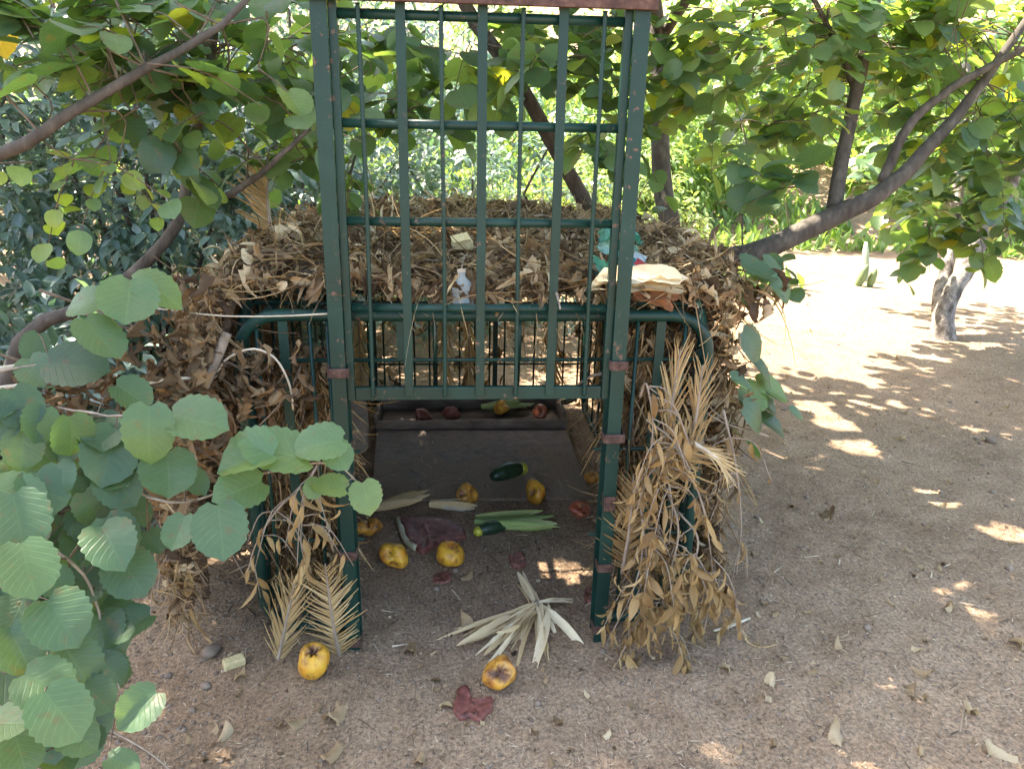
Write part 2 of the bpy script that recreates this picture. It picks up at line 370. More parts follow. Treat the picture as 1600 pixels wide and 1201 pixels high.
def paint_mat():
    m, t, ns, lk = M_new('green_paint')
    tc = N(t, 'ShaderNodeTexCoord')
    n1 = N(t, 'ShaderNodeTexNoise', inp={'Scale': 7., 'Detail': 5.}); lk.new(tc.outputs['Object'], n1.inputs['Vector'])
    r1 = ramp(t, [(.3, (.003, .022, .017)), (.6, (.005, .032, .024)), (.8, (.010, .045, .034))]); lk.new(n1.outputs[0], r1.inputs[0])
    n2 = N(t, 'ShaderNodeTexNoise', inp={'Scale': 42., 'Detail': 8., 'Roughness': .7}); lk.new(tc.outputs['Object'], n2.inputs['Vector'])
    chips = ramp(t, [(.60, (0, 0, 0)), (.625, (1, 1, 1))]); lk.new(n2.outputs[0], chips.inputs[0])
    n3 = N(t, 'ShaderNodeTexNoise', inp={'Scale': 4., 'Detail': 2.}); lk.new(tc.outputs['Object'], n3.inputs['Vector'])
    where = ramp(t, [(.47, (0, 0, 0)), (.58, (1, 1, 1))]); lk.new(n3.outputs[0], where.inputs[0])
    chip = math_n(t, 'MULTIPLY', chips.outputs[0], where.outputs[0])
    col = mixc(t, chip, r1.outputs[0], (.14, .075, .052))
    n4 = N(t, 'ShaderNodeTexNoise', inp={'Scale': 90., 'Detail': 3.}); lk.new(tc.outputs['Object'], n4.inputs['Vector'])
    dust = ramp(t, [(.73, (0, 0, 0)), (.78, (1, 1, 1))]); lk.new(n4.outputs[0], dust.inputs[0])
    col = mixc(t, math_n(t, 'MULTIPLY', dust.outputs[0], .5), col, (.26, .28, .25))
    rg = math_n(t, 'ADD', .30, math_n(t, 'MULTIPLY', n1.outputs[0], .25))
    bmp = N(t, 'ShaderNodeBump', inp={'Strength': .25, 'Distance': .002}); lk.new(math_n(t, 'SUBTRACT', n2.outputs[0], chip), bmp.inputs['Height'])
    p = N(t, 'ShaderNodeBsdfPrincipled', inp={'Specular IOR Level': .28}); lk.new(col, p.inputs['Base Color']); lk.new(rg, p.inputs['Roughness']); lk.new(bmp.outputs[0], p.inputs['Normal'])
    o = N(t, 'ShaderNodeOutputMaterial'); lk.new(p.outputs[0], o.inputs[0]); return m
MAT['green'] = paint_mat()

def dirt_mat():
    m, t, ns, lk = M_new('trodden_dirt')
    geo = N(t, 'ShaderNodeNewGeometry'); P = geo.outputs['Position']
    def nz(s, d=6., r=.6):
        n = N(t, 'ShaderNodeTexNoise', inp={'Scale': s, 'Detail': d, 'Roughness': r}); lk.new(P, n.inputs['Vector']); return n.outputs[0]
    big, mid, fine = nz(1.1, 3.), nz(9., 4.), nz(95., 4., .8)
    r = ramp(t, [(.3, (.19, .120, .071)), (.5, (.272, .184, .115)), (.7, (.35, .248, .162))]); lk.new(math_n(t, 'ADD', math_n(t, 'MULTIPLY', big, .45), math_n(t, 'MULTIPLY', mid, .55)), r.inputs[0])
    rf = ramp(t, [(.34, (.34, .32, .30)), (.5, (1, 1, 1)), (.66, (1.6, 1.57, 1.52))]); lk.new(fine, rf.inputs[0])
    col = mixc(t, .85, r.outputs[0], mixc(t, 1., r.outputs[0], rf.outputs[0], 'MULTIPLY'))
    mp = N(t, 'ShaderNodeMapping', inp={'Rotation': (0, 0, .6), 'Scale': (1., .18, 1.)}); lk.new(P, mp.inputs[0])
    st = N(t, 'ShaderNodeTexNoise', inp={'Scale': 160., 'Detail': 1.}); lk.new(mp.outputs[0], st.inputs['Vector'])
    rs = ramp(t, [(.64, (0, 0, 0)), (.70, (1, 1, 1))]); lk.new(st.outputs[0], rs.inputs[0])
    col = mixc(t, math_n(t, 'MULTIPLY', rs.outputs[0], .45), col, (.38, .30, .22))
    mp2 = N(t, 'ShaderNodeMapping', inp={'Rotation': (0, 0, -.9), 'Scale': (1., .15, 1.)}); lk.new(P, mp2.inputs[0])
    st2 = N(t, 'ShaderNodeTexNoise', inp={'Scale': 130., 'Detail': 1.}); lk.new(mp2.outputs[0], st2.inputs['Vector'])
    rs2 = ramp(t, [(.62, (0, 0, 0)), (.70, (1, 1, 1))]); lk.new(st2.outputs[0], rs2.inputs[0])
    col = mixc(t, math_n(t, 'MULTIPLY', rs2.outputs[0], .4), col, (.105, .078, .06))
    h = math_n(t, 'ADD', math_n(t, 'MULTIPLY', fine, .5), math_n(t, 'ADD', math_n(t, 'MULTIPLY', mid, .6), math_n(t, 'MULTIPLY', rs.outputs[0], .2)))
    bmp = N(t, 'ShaderNodeBump', inp={'Strength': 1., 'Distance': .016}); lk.new(h, bmp.inputs['Height'])
    p = N(t, 'ShaderNodeBsdfPrincipled', inp={'Roughness': .95, 'Specular IOR Level': .15}); lk.new(col, p.inputs['Base Color']); lk.new(bmp.outputs[0], p.inputs['Normal'])
    o = N(t, 'ShaderNodeOutputMaterial'); lk.new(p.outputs[0], o.inputs[0]); return m
MAT['dirt'] = dirt_mat()
MAT['clod'] = noise_mat('dirt_clod', [(.3, (.12, .085, .06)), (.7, (.26, .195, .145))], 30, 5, .95, .5)
MAT['underbrush'] = noise_mat('packed_dry_leaves', [(.3, (.045, .028, .018)), (.5, (.11, .07, .042)), (.7, (.21, .14, .085))], 35, 8, .9, 1., .03)

# ------------------------------------------------------------------ ground
def axis_lines(lo, hi, step, far):
    d = list(np.arange(lo, hi, step)); a = []; s = step; x = hi
    while x < far: a.append(x); s *= 1.18; x += s
    b = []; s = step; x = lo-step
    while x > -far: b.append(x); s *= 1.18; x -= s
    return np.array(b[::-1]+d+a)
xs = axis_lines(-1.6, 3.0, .024, 160); ys = axis_lines(-1.3, 3.4, .024, 160)
X, Y = np.meshgrid(xs, ys); nx, ny = len(xs), len(ys)
V = np.stack([X, Y, ground_h(X, Y)], -1).reshape(-1, 3)
I = np.arange(nx*ny).reshape(ny, nx)
Q = np.stack([I[:-1, :-1], I[:-1, 1:], I[1:, 1:], I[1:, :-1]], -1).reshape(-1, 4)
tag(link('ground', mesh_np('ground', V, Q.ravel(), np.arange(0, Q.size, 4)), MAT['dirt']), kind='structure')


# ------------------------------------------------------------------ the trap cage
CX, CY0, CY1, CZ = .64, .045, 2.0, 1.0
cage = thing('cage_trap', (0, 1, 0), 'green barred cage trap with tall front posts, buried under dry leaves and fronds', 'cage trap')
for sx in (-1, 1):
    b = MB(); x = sx*.369
    b.box(x-.019, x+.019, -.012, -.007, -.03, 1.84); b.box(x+sx*.014, x+sx*.019, -.007, .03, -.03, 1.84)     # angle iron
    b.box(x-.019, x+.019, .0555, .060, -.03, 1.0)
    b.build('guide_post', MAT['green'], cage, bevel=.0012)
b = MB(); b.box(-.40, .40, -.03, -.0125, 1.742, 1.79); b.box(-.40, .40, -.0125, .05, 1.785, 1.79); b.build('top_beam', MAT['rust'], cage, bevel=.0015)
for sx, z, w in ((-1, .868, .023), (-1, .655, .021), (-1, .325, .02), (-1, .03, .02), (1, .885, .02), (1, .675, .026), (1, .475, .012), (1, .265, .019), (1, .05, .02)):
    b = MB(); x = sx*.369; h = .0125 if w > .015 else .022
    b.box(x-w, x+w, -.022, -.0125, z-h, z+h)
    b.box(x-w-.004, x-w, -.022, .02, z-h, z+h); b.box(x+w, x+w+.004, -.022, .02, z-h, z+h)
    o = b.build('clip', MAT['rust'], cage, bevel=.002)
    b = MB(); b.tube([(x+.006, -.0222, z), (x+.006, -.028, z)], .006, 6); b.build('bolt', MAT['rust'], o)

def barrier(name, A, B, z1, cage, flats, rods, hz, cut=None, r=.0165):
    """tube frame with rounded corners between ground points A and B, filled with bars"""
    A = np.array(A, float); B = np.array(B, float); D = B-A; L = np.linalg.norm(D); u = D/L; nrm_ = np.array([-u[1], u[0], 0])
    P = lambda s, z: A+u*s+np.array([0, 0, z]); R_ = .11; z0 = .03; pts = []
    for (cs, cz, a0) in ((R_, z1-R_, 180), (L-R_, z1-R_, 90), (L-R_, z0+R_, 0), (R_, z0+R_, -90)):
        for k in range(7):
            a = rad(a0-k*15); pts.append(P(cs+R_*math.cos(a), cz+R_*math.sin(a)))
    if cut:
        i0 = 28-0
        b = MB(); b.tube([P(cut[0]-.03, z0)]+pts[21:]+pts[:14]+pts[14:21]+[P(cut[1]+.03, z0)], r, 10)
    else:
        b = MB(); b.tube(pts+[pts[0]], r, 10)
    fr = b.build(name, MAT['green'], cage, smooth=True)
    def zr(s): return (hz[0] if cut and cut[0] < s < cut[1] else z0, z1)
    for s in flats:
        a, c = zr(s); b = MB(); b.obox((P(s, a)+P(s, c))/2, u*.0125, nrm_*.004, (0, 0, (c-a)/2-.006)); b.build('flat_bar', MAT['green'], fr)
    for s in rods:
        a, c = zr(s); b = MB(); b.tube([P(s, a), P(s, c)], .0055, 6); b.build('rod', MAT['green'], fr, smooth=True)
    for k, z in enumerate(hz):
        for s0, s1 in (((0, cut[0]), (cut[1], L)) if cut and k else ((0, L),)):
            b = MB(); o_ = nrm_*.0095; b.tube([P(s0+.005, z)+o_, P(s1-.005, z)+o_], .0055, 6); b.build('cross_rod', MAT['green'], fr, smooth=True)
    return fr
# front panel: the doorway is cut out below the upper cross rod
barrier('front_panel', (-CX, CY0+.03, 0), (CX, CY0+.03, 0), 1.0, cage, [.12, .43, .84, 1.14], [.05, .19, .235, .52, .64, .75, 1.075, 1.21], [.872, .60, .32], cut=(.31, .97))
for sx in (-1, 1):
    barrier('side_panel', (sx*(CX+.0), CY0+.08, 0), (sx*(CX+.0), CY1-.05, 0), 1.0, cage, [.2+.3*i for i in range(6)], [.05+.3*i for i in range(7)], [.75, .5, .25])
barrier('back_panel', (-CX, CY1, 0), (CX, CY1, 0), 1.0, cage, [.16, .48, .80, 1.12], [.05+.08*i for i in range(16)], [.75, .5, .25])
rp = MB(); rp.tube([(-CX+.06, CY0+.1, .985), (-CX+.06, CY1-.05, .985)], .012); rp.tube([(CX-.06, CY0+.1, .985), (CX-.06, CY1-.05, .985)], .012)
rp = rp.build('roof_panel', MAT['green'], cage, smooth=True)
for i in range(12):
    y = .2+i*.15; b = MB(); b.tube([(-CX+.02, y, 1.003), (CX-.02, y, 1.003)], .0065, 6); b.build('cross_rod', MAT['green'], rp, smooth=True)
for i in range(5):
    x = -.44+i*.22; b = MB(); b.box(x-.0125, x+.0125, CY0+.06, CY1-.02, .987, .994); b.build('flat_bar', MAT['green'], rp)

# ------------------------------------------------------------------ the raised sliding gate
gate = thing('sliding_gate', (0, .02, .78), 'raised green gate of flat bars and ribbed rods hung between the posts', 'gate')
gy = .013
for sx in (-1, 1):
    b = MB(); x = sx*.341; b.box(x-.010, x+.010, gy-.010, gy+.012, .783, 1.745); b.build('stile', MAT['green'], gate, bevel=.002)
for z in (1.7201, 1.4832, 1.253, 1.033):
    b = MB(); b.tube([(-.3315, gy+.006, z), (.3315, gy+.006, z)], .0115, 10); b.build('rail', MAT['green'], gate, smooth=True)
b = MB(); b.box(-.3305, .3305, gy-.004, gy+.012, .783, .819); b.build('bottom_rail', MAT['green'], gate, bevel=.002)
for x in (-.188, 0., .188):
    b = MB(); b.box(x-.0115, x+.0115, gy-.012, gy-.0055, .796, 1.745); b.build('flat_bar', MAT['green'], gate, bevel=.0015)
for x in (-.282, -.094, .094, .282):
    z = np.arange(.795, 1.745, .005); r = .0052+.0013*(np.arange(len(z)) % 2)
    b = MB(); ph = x*40; b.tube([(x+.0016*math.sin(zz*5+ph), gy-.012-.001*math.sin(zz*7+ph), zz) for zz in z], r, 6); b.build('ribbed_rod', MAT['green'], gate, smooth=True)

# ------------------------------------------------------------------ feeding board and trough inside
def board_mat():
    m, t, ns, lk = M_new('muddy_board'); geo = N(t, 'ShaderNodeNewGeometry'); P = geo.outputs['Position']
    def nz(sc, d=6., r=.6):
        n = N(t, 'ShaderNodeTexNoise', inp={'Scale': sc, 'Detail': d, 'Roughness': r}); lk.new(P, n.inputs['Vector']); return n.outputs[0]
    a, b_, c_ = nz(3.2), nz(22., 8., .7), nz(110., 6., .75)
    r1 = ramp(t, [(.35, (.17, .138, .112)), (.65, (.29, .23, .18))]); lk.new(b_, r1.inputs[0])
    r2 = ramp(t, [(.3, (.16, .112, .072)), (.7, (.33, .24, .16))]); lk.new(c_, r2.inputs[0])
    sep = N(t, 'ShaderNodeSeparateXYZ'); lk.new(P, sep.inputs[0])
    k = math_n(t, 'ADD', math_n(t, 'MULTIPLY', a, .75), math_n(t, 'ADD', math_n(t, 'MULTIPLY', b_, .45), math_n(t, 'MULTIPLY', math_n(t, 'SUBTRACT', 1.2, sep.outputs[1]), .42)))
    rk = ramp(t, [(.52, (0, 0, 0)), (.66, (1, 1, 1))]); lk.new(k, rk.inputs[0])
    col = mixc(t, rk.outputs[0], r1.outputs[0], r2.outputs[0])
    bmp = N(t, 'ShaderNodeBump', inp={'Strength': .8, 'Distance': .012}); lk.new(math_n(t, 'ADD', math_n(t, 'MULTIPLY', rk.outputs[0], .5), c_), bmp.inputs['Height'])
    p = N(t, 'ShaderNodeBsdfPrincipled', inp={'Roughness': .8, 'Specular IOR Level': .3}); lk.new(col, p.inputs['Base Color']); lk.new(bmp.outputs[0], p.inputs['Normal'])
    o = N(t, 'ShaderNodeOutputMaterial'); lk.new(p.outputs[0], o.inputs[0]); return m
MAT['board'] = board_mat()
MAT['oldwood'] = noise_mat('old_plank', [(.3, (.09, .068, .056)), (.55, (.16, .125, .10)), (.75, (.25, .20, .165))], 26, 8, .85, .5, .005, stretch=(.3, 1, 1))
b = MB(); b.add([(-.41, .93, .012), (.51, .90, .014), (.49, 1.555, .05), (-.44, 1.585, .05), (-.41, .93, -.012), (.51, .90, -.01), (.49, 1.555, .028), (-.44, 1.585, .028)],
                [(0, 1, 2, 3), (7, 6, 5, 4), (0, 4, 5, 1), (1, 5, 6, 2), (2, 6, 7, 3), (3, 7, 4, 0)])
o = b.build('feeding_board', MAT['board'], bevel=.003); tag(o, 'dark flat trip board lying on the dirt inside the cage', 'board')
tr = thing('feeding_trough', (0, 1.7, 0), 'low wooden trough of old planks behind the dark board', 'trough')
for x0, x1, tz in ((-.445, .018, .078), (.024, .50, .082)):
    b = MB(); b.obox(((x0+x1)/2, 1.605, .05), ((x1-x0)/2, 0, 0), (0, .010, .002), (0, -.006, tz/2)); b.build('front_plank', MAT['oldwood'], tr, bevel=.003)
b = MB(); b.box(-.44, .495, 1.90, 1.92, .01, .13); b.build('back_plank', MAT['oldwood'], tr, bevel=.003)
for x in (-.445, .49):
    b = MB(); b.box(x-.009, x+.009, 1.618, 1.898, .01, .115); b.build('end_plank', MAT['oldwood'], tr, bevel=.003)
b = MB(); b.box(-.43, .478, 1.62, 1.898, .015, .035); b.build('floor_plank', MAT['oldwood'], tr)
MAT['palestone'] = noise_mat('pale_block', [(.3, (.16, .13, .105)), (.6, (.27, .225, .18)), (.8, (.36, .31, .25))], 12, 6, .9, .5, .01)

def lump(name, c, size, mat, parent=None, seed=0, amp=.12, seg=14, ring=10, power=2., rz=0., tint=0.):
    rg = np.random.default_rng(seed); k = rg.normal(0, 1, (5, 3))*2.2; ph = rg.uniform(0, 6, 5)
    V = []; F = []
    for i in range(ring+1):
        th = math.pi*i/ring
        for j in range(seg):
            f = 2*math.pi*j/seg; d = np.array([math.sin(th)*math.cos(f), math.sin(th)*math.sin(f), math.cos(th)])
            rr = 1/(np.sum(np.abs(d)**power)**(1/power)) + amp*sum(math.sin(k[q]@d+ph[q]) for q in range(5))/2.5
            p = d*rr*np.array(size); ca, sa = math.cos(rz), math.sin(rz)
            V.append((c[0]+p[0]*ca-p[1]*sa, c[1]+p[0]*sa+p[1]*ca, c[2]+p[2]))
    F = [(i*seg+j, (i+1)*seg+j, (i+1)*seg+(j+1) % seg, i*seg+(j+1) % seg) for i in range(ring) for j in range(seg)]
    b = MB(); b.add(V, F, tint); return b.build(name, mat, parent, smooth=True)
o = lump('stone_block', (-.545, 1.47, .13), (.075, .07, .15), MAT['palestone'], None, 3, .06, power=5, rz=.2); tag(o, 'pale upright block at the left end of the trough', 'block')

# ------------------------------------------------------------------ dry brush piled over the cage
LONGCURL = [strip_leaf(lambda t: max(.002, .07*math.sin(math.pi*min(1, t*.9+.06))**.6), 9, 1, bend=b_, fold=.6, twist=tw, crumple=.012, seed=300+i) for i, (b_, tw) in enumerate([(2.2, 1.5), (3.4, -2.2), (1.2, 3.), (-1.8, 2.), (.6, -1.2)])]
def rvec(s=1.): return RNG.normal(0, s, 3)
def surf_mesh(fn, nu, nv, name, mat, parent, up):
    u = np.linspace(.05, .95, nu); v = np.linspace(.09 if up[2] > .9 else .04, .96, nv); P = np.array([[fn(a, c) for a in u] for c in v]).reshape(-1, 3); P = P-np.asarray(up)*.03
    I = np.arange(nu*nv).reshape(nv, nu); Q = np.stack([I[:-1, :-1], I[:-1, 1:], I[1:, 1:], I[1:, :-1]], -1).reshape(-1, 4)
    Q = np.array([q for q in Q if not in_gap(P[q].mean(0), -.02)])
    o = link(name, mesh_np(name, P, Q.ravel(), np.arange(0, Q.size, 4)), mat, parent)
    md = o.modifiers.new('solid', 'SOLIDIFY'); md.thickness = .02; md.offset = -1
    return o
def heap(name, loc, label, fn, n_leaf, n_strip, up, hang=0., n_one=60, size=(.05, .11), lift=.05, tints=(0., 1.), strip_len=(.08, .22), n_stalk=10, keep=None, pack=True, strawy=.35, group=None):
    """dry leaves and straw lying on the surface fn(u, v)"""
    T = thing(name, loc, label, 'brush heap', group)
    if pack: surf_mesh(fn, 36, 36, 'packed_layer', MAT['underbrush'], T, up)
    A = Leaves(DRY); S = Leaves(STRIP); e = 1e-2
    def frame(u, v):
        p = np.array(fn(u, v)); a = np.array(fn(min(u+e, 1), v))-np.array(fn(max(u-e, 0), v)); c = np.array(fn(u, min(v+e, 1)))-np.array(fn(u, max(v-e, 0)))
        n = nrm(cross(a, c)); n = n if n@np.asarray(up) > 0 else -n; return p, nrm(a), n
    k = 0
    while k < n_leaf:
        p, a, n = frame(RNG.random(), RNG.random()); p = p+n*abs(RNG.normal(0, lift))
        if (keep is not None and not keep(p)) or in_gap(p, -.01): k += .2; continue
        d = rvec(); d = nrm(d-n*(d@n)*.6) ; d = nrm(d+np.array([0, 0, -hang*1.6]))
        nn = nrm(n+rvec(.55)); A.put(p, d, nn, RNG.uniform(*size)*np.array([RNG.uniform(.35, .9), 1., 1.]), float(np.clip(RNG.normal(.48, .33), *tints))); k += 1
    k = 0
    while k < n_strip:
        p, a, n = frame(RNG.random(), RNG.random()); p = p+n*abs(RNG.normal(0, lift*1.1))
        if (keep is not None and not keep(p)) or in_gap(p, -.01): k += .2; continue
        d = rvec(); d = nrm(d-n*(d@n)*.75); d = nrm(d+np.array([0, 0, -hang*2.]))
        L = RNG.uniform(*strip_len); S.put(p, d, nrm(n+rvec(.4)), np.array([L*RNG.uniform(.10, .38), L, L*RNG.uniform(.5, 2.)]), RNG.random()); k += 1
    one, rest = A.pick(n_one); A.single(one, 'dry_leaf', MAT['dry_one'], T)
    cut = int(len(rest)*.45); A.joined(rest[:cut], 'leaf_litter', MAT['dry_mass'], T)
    A.joined([(x[0], x[1], np.asarray(x[2])*np.array([1.1, 1.45, 1.3]), x[3], x[4]) for x in rest[cut:]], 'shredded_leaves', MAT['dry_mass'], T, DRYLANCE+LONGCURL)
    cut = int(len(S.L)*strawy)
    S2 = Leaves(STRIP); S2.L = S.L[:cut]; S.L = S.L[cut:]
    S2.joined(S2.L, 'straw', MAT['straw_mass'], T); S.joined(S.L, 'dry_strips', MAT['dry_mass'], T)
    for i in range(n_stalk):
        p, a, n = frame(RNG.random(), RNG.random()); p = p+n*(lift*.9)
        if keep is not None and not keep(p): continue
        d = rvec(); d = nrm(d-n*(d@n)); d = nrm(d+np.array([0, 0, -hang])); L = RNG.uniform(.12, .32); s = nrm(cross(n, d))
        pts = spline([p, p+d*L*.5+s*RNG.normal(0, .03)+n*.015, p+d*L], 8)
        b = MB(); b.tube(pts, [RNG.uniform(.003, .006), .002], 5); b.build('stalk', MAT['stick'], T, smooth=True)
    return T

def f_roof(u, v):
    x = -.74+1.56*u; y = .03+2.08*v
    e = max(0, abs(x-.04)/.78); z = 1.015+.05*(1-e**3)+.05*(vn(x*4, y*4, 8))-.03*e**4
    z += .085*math.exp(-((x+.55)/.22)**2-((y-.55)/.4)**2) + .07*math.exp(-((x-.72)/.2)**2-((y-.75)/.5)**2) + .015*(vn(x*13, y*13, 9))
    z -= .05*math.exp(-((x-.0)/.35)**2-((y-.1)/.5)**2)+.035*v
    return (x, y, z)
roof = heap('roof_brush', (0, 1, 1.0), 'brown dry leaves and stalks heaped on the cage roof', f_roof, 6200, 4200, (0, 0, 1), 0, 230, size=(.025, .08), lift=.022, n_stalk=26, keep=lambda p: p[1] > .045)
def f_left(u, v):
    y = -.02+2.1*u; s = v**.8; x = -.70-.20*math.sin(min(1, s*1.1)*1.35)-.05*(vn(y*5, v*5, 11)); z = 1.05-.98*v+.04*(vn(y*7, v*7, 12))
    if y < .25: x += (.25-y)*.3
    return (x, y, z)
heap('left_brush', (-.85, 1, 0), 'tangled dry brush leaning on the left side of the cage', f_left, 4600, 3600, (-1, -.3, .3), .5, 140, size=(.025, .07), lift=.03, n_stalk=18)
def f_right(u, v):
    y = .12+1.98*u; x = .675+.065*math.sin(min(1, v*1.4)*1.6)*(1-.35*v)+.03*(vn(y*5, v*5, 13)); z = 1.06-1.0*v+.03*(vn(y*7, v*7, 14))
    if y < .2: x -= (.2-y)*.25
    return (x, y, z)
heap('right_brush', (.85, 1, 0), 'tangled brown brush hanging over the right side of the cage', f_right, 4200, 4600, (1, -.3, .3), .55, 140, size=(.03, .075), lift=.028, n_stalk=22)
def f_back(u, v): return (-.74+1.48*u, 2.08+.05*(vn(u*6, v*6, 15)), 1.0-.98*v)
heap('rear_brush', (0, 2.1, 0), 'dry fronds and leaves closing the far end of the cage', f_back, 330, 420, (0, -1, .2), .8, 0, lift=.03, n_stalk=4, strawy=.6, pack=False,
     keep=lambda p: (vn(p[0]*6+3, p[2]*5, 16)) > .3)
def f_fl(u, v): return (-.63+.24*u, .15+.04*(vn(u*5, v*5, 17))+.05*math.sin(v*3.1), .90-.72*v)
heap('front_left_brush', (-.5, .1, 0), 'clump of dead brown leaves stuffed behind the bars left of the gate', f_fl, 1000, 1300, (0, -1, .2), .9, 120, lift=.04, n_stalk=10, strip_len=(.08, .22), size=(.03, .07), strawy=.5)
def f_fr(u, v): return (.41+.22*u, .17+.04*(vn(u*5, v*5, 18)), .95-.78*v)
heap('front_right_brush', (.52, .1, 0), 'dry stems and fronds stuffed behind the bars right of the gate', f_fr, 300, 800, (0, -1, .2), .9, 60, lift=.03, n_stalk=16, strip_len=(.1, .28), size=(.04, .08), strawy=.6)
def on_roof(px, py, up=.03):
    for Y in np.arange(.05, 2.05, .01):
        p = PY(px, py, Y); u = (p[0]+.74)/1.56; v = (Y-.03)/2.08
        if 0 <= u <= 1 and 0 <= v <= 1 and p[2] <= f_roof(u, v)[2]+up: return p
    return PY(px, py, .8)
A = Leaves(DRYLANCE+STRIP)
for _ in range(46):
    u, v = RNG.random(), RNG.random(); p = np.array(f_roof(u, v))+np.array([0, 0, .035]); d = rvec()*np.array([1, 1, .25])
    A.put(p, d, np.array([0, 0, 1.])+rvec(.4), RNG.uniform(.07, .17)*np.array([RNG.uniform(.7, 1.4), 1, 1]), RNG.random())
A.single(A.L, 'pale_husk_scrap', MAT['husk_one'], roof)

# ------------------------------------------------------------------ dry palm fronds
def frond(label, base, tip, bulge, L0, n, face, spread=55, one=True, tint=(.3, .9), wid=1., group='dry palm fronds on the cage', droop=0., half=0):
    base = np.array(base, float); tip = np.array(tip, float); mid = (base+tip)/2+np.array(bulge)
    pts = spline([base, mid, tip], 14); T = thing('palm_frond', base, label, 'palm frond', group)
    b = MB(); b.tube(pts, [.007, .002], 6); b.build('rachis', MAT['reed'] if tint[0] > .5 else MAT['stick'], T, smooth=True)
    A = Leaves(STRIP); face = nrm(face)
    for i in range(n):
        t = .06+.92*i/n; k = t*13; j = int(k); p = pts[j]+(pts[min(j+1, 13)]-pts[j])*(k-j); d = nrm(pts[min(j+1, 13)]-pts[j]); s = nrm(cross(d, face))
        for sg in (-1, 1):
            if half and sg != half: continue
            a = rad(spread*(1-.35*t)+RNG.normal(0, 5)); L = L0*(math.sin(math.pi*(.18+.74*t))**.7)*RNG.uniform(.85, 1.1)
            dd = d*math.cos(a)+s*sg*math.sin(a)+face*RNG.normal(0.05, .10)+np.array([0, 0, -droop])
            A.put(p, dd, face+rvec(.25), np.array([L*.9*wid, L, L*.5]), RNG.uniform(*tint))
    A.single(A.L, 'leaflet', MAT['straw_one'], T)
    return T
g = lambda px, py, Y: PY(px, py, Y)
def tocam(p): return nrm(CAM-np.asarray(p))
P0 = g(432, 1042, -.04); frond('dry golden palm frond standing at the far left foot of the gate', P0, g(462, 905, .03), (0, -.01, 0), .13, 26, (0, -1, .15), 34, tint=(.3, .85))
P0 = g(532, 1030, -.03); frond('dry palm frond with comb of leaflets beside the left gate post', P0, g(508, 880, -.0), (0, -.02, 0), .11, 34, (0, -1, .1), 62, tint=(.4, .95))
P0 = g(425, 372, .75); frond('golden dry palm frond sticking up from the roof left of the gate', P0, g(420, 255, .85), (-.01, 0, 0), .16, 42, (0, -1, .0), 55, tint=(.35, .8), half=-1)
frond('dry palm frond in the bars high right of the gate', g(1040, 700, .0), g(1063, 545, .03), (0, 0, 0), .13, 16, (0, -1, .1), 16, tint=(.2, .8))
frond('drooping reddish dry frond near the right panel edge', g(1075, 720, .0), g(1098, 570, .03), (.0, -.01, 0), .12, 22, (0, -1, .1), 26, tint=(.1, .6))
frond('brown comb of a dry frond against the right gate post', g(972, 895, -.0), g(990, 740, .02), (0, -.02, 0), .12, 34, (0, -1, .1), 58, tint=(.0, .45))
frond('rusty dry frond fanned out in the middle of the right brush', g(1010, 740, -.03), g(1100, 690, -.03), (0, -.02, .01), .15, 30, (0, -1, .2), 60, tint=(.1, .6))
frond('bright yellow dry frond tail sticking out to the right', g(1080, 690, -.05), g(1138, 750, -.06), (.01, -.03, .02), .10, 18, (0, -1, .3), 18, tint=(.75, 1.))
frond('short golden frond on the front edge of the roof', g(905, 440, .25), g(960, 478, .12), (0, 0, .02), .13, 22, (0, -.6, 1), 25, tint=(.4, .9))
for k, (x, y0, y1, Y) in enumerate(((560, 640, 505, 1.95), (730, 640, 505, 1.98), (690, 620, 500, 1.97), (860, 625, 505, 1.95), (935, 660, 505, 1.6))):
    frond('golden dry frond hanging at the back of the cage, %s' % ('leftmost', 'second from the left', 'third from the left', 'fourth from the left', 'rightmost and nearest')[(0, 2, 1, 3, 4)[k]], g(x, y1-25, Y), g(x+8, y0+20, Y), (0, -.03, 0), .16, 16, (0, -1, .1), 24, tint=(.3, .9), wid=1.6, group='dry fronds behind the trough')

# ------------------------------------------------------------------ wilted branches hanging on the right front corner
def wilt(label, path, n, size, tint=(.0, .7), group='wilted branches on the right corner'):
    pts = spline([PY(*q) for q in path], 20); T = thing('wilted_branch', pts[-1], label, 'branch', group)
    b = MB(); b.tube(pts, [.004, .0015], 5); b.build('stem', MAT['stick'], T, smooth=True)
    A = Leaves(DRYLANCE+LONGCURL[:3]); runs = [pts]
    for k in range(6):
        j = int(RNG.integers(2, 17)); a = pts[j]; L = RNG.uniform(.08, .17); d = nrm(np.array([RNG.normal(0, .9), RNG.normal(-.25, .3), -.35]))
        q = spline([a, a+d*L*.55+np.array([0, 0, .01]), a+d*L+np.array([0, 0, -L*.6])], 8); runs.append(q)
        b = MB(); b.tube(q, [.0022, .0012], 4); b.build('twig', MAT['stick'], T, smooth=True)
    for i in range(n):
        q = runs[int(RNG.integers(0, 7))]; m_ = len(q)-1; t = (1-RNG.random()**1.6*.85)*m_*.999; j = int(t); p = q[j]+(q[j+1]-q[j])*(t-j); d = nrm(q[j+1]-q[j])
        dd = nrm(d*.3+np.array([RNG.normal(0, .5), RNG.normal(-.15, .35), -.8])); s = size*RNG.uniform(.55, 1.45)
        A.put(p+rvec(.006), dd, tocam(p)+rvec(.9), np.array([s*RNG.uniform(.4, 1.), s, s*RNG.uniform(.6, 1.5)]), RNG.uniform(*tint))
    A.single(A.L, 'leaf', MAT['straw_one'], T)
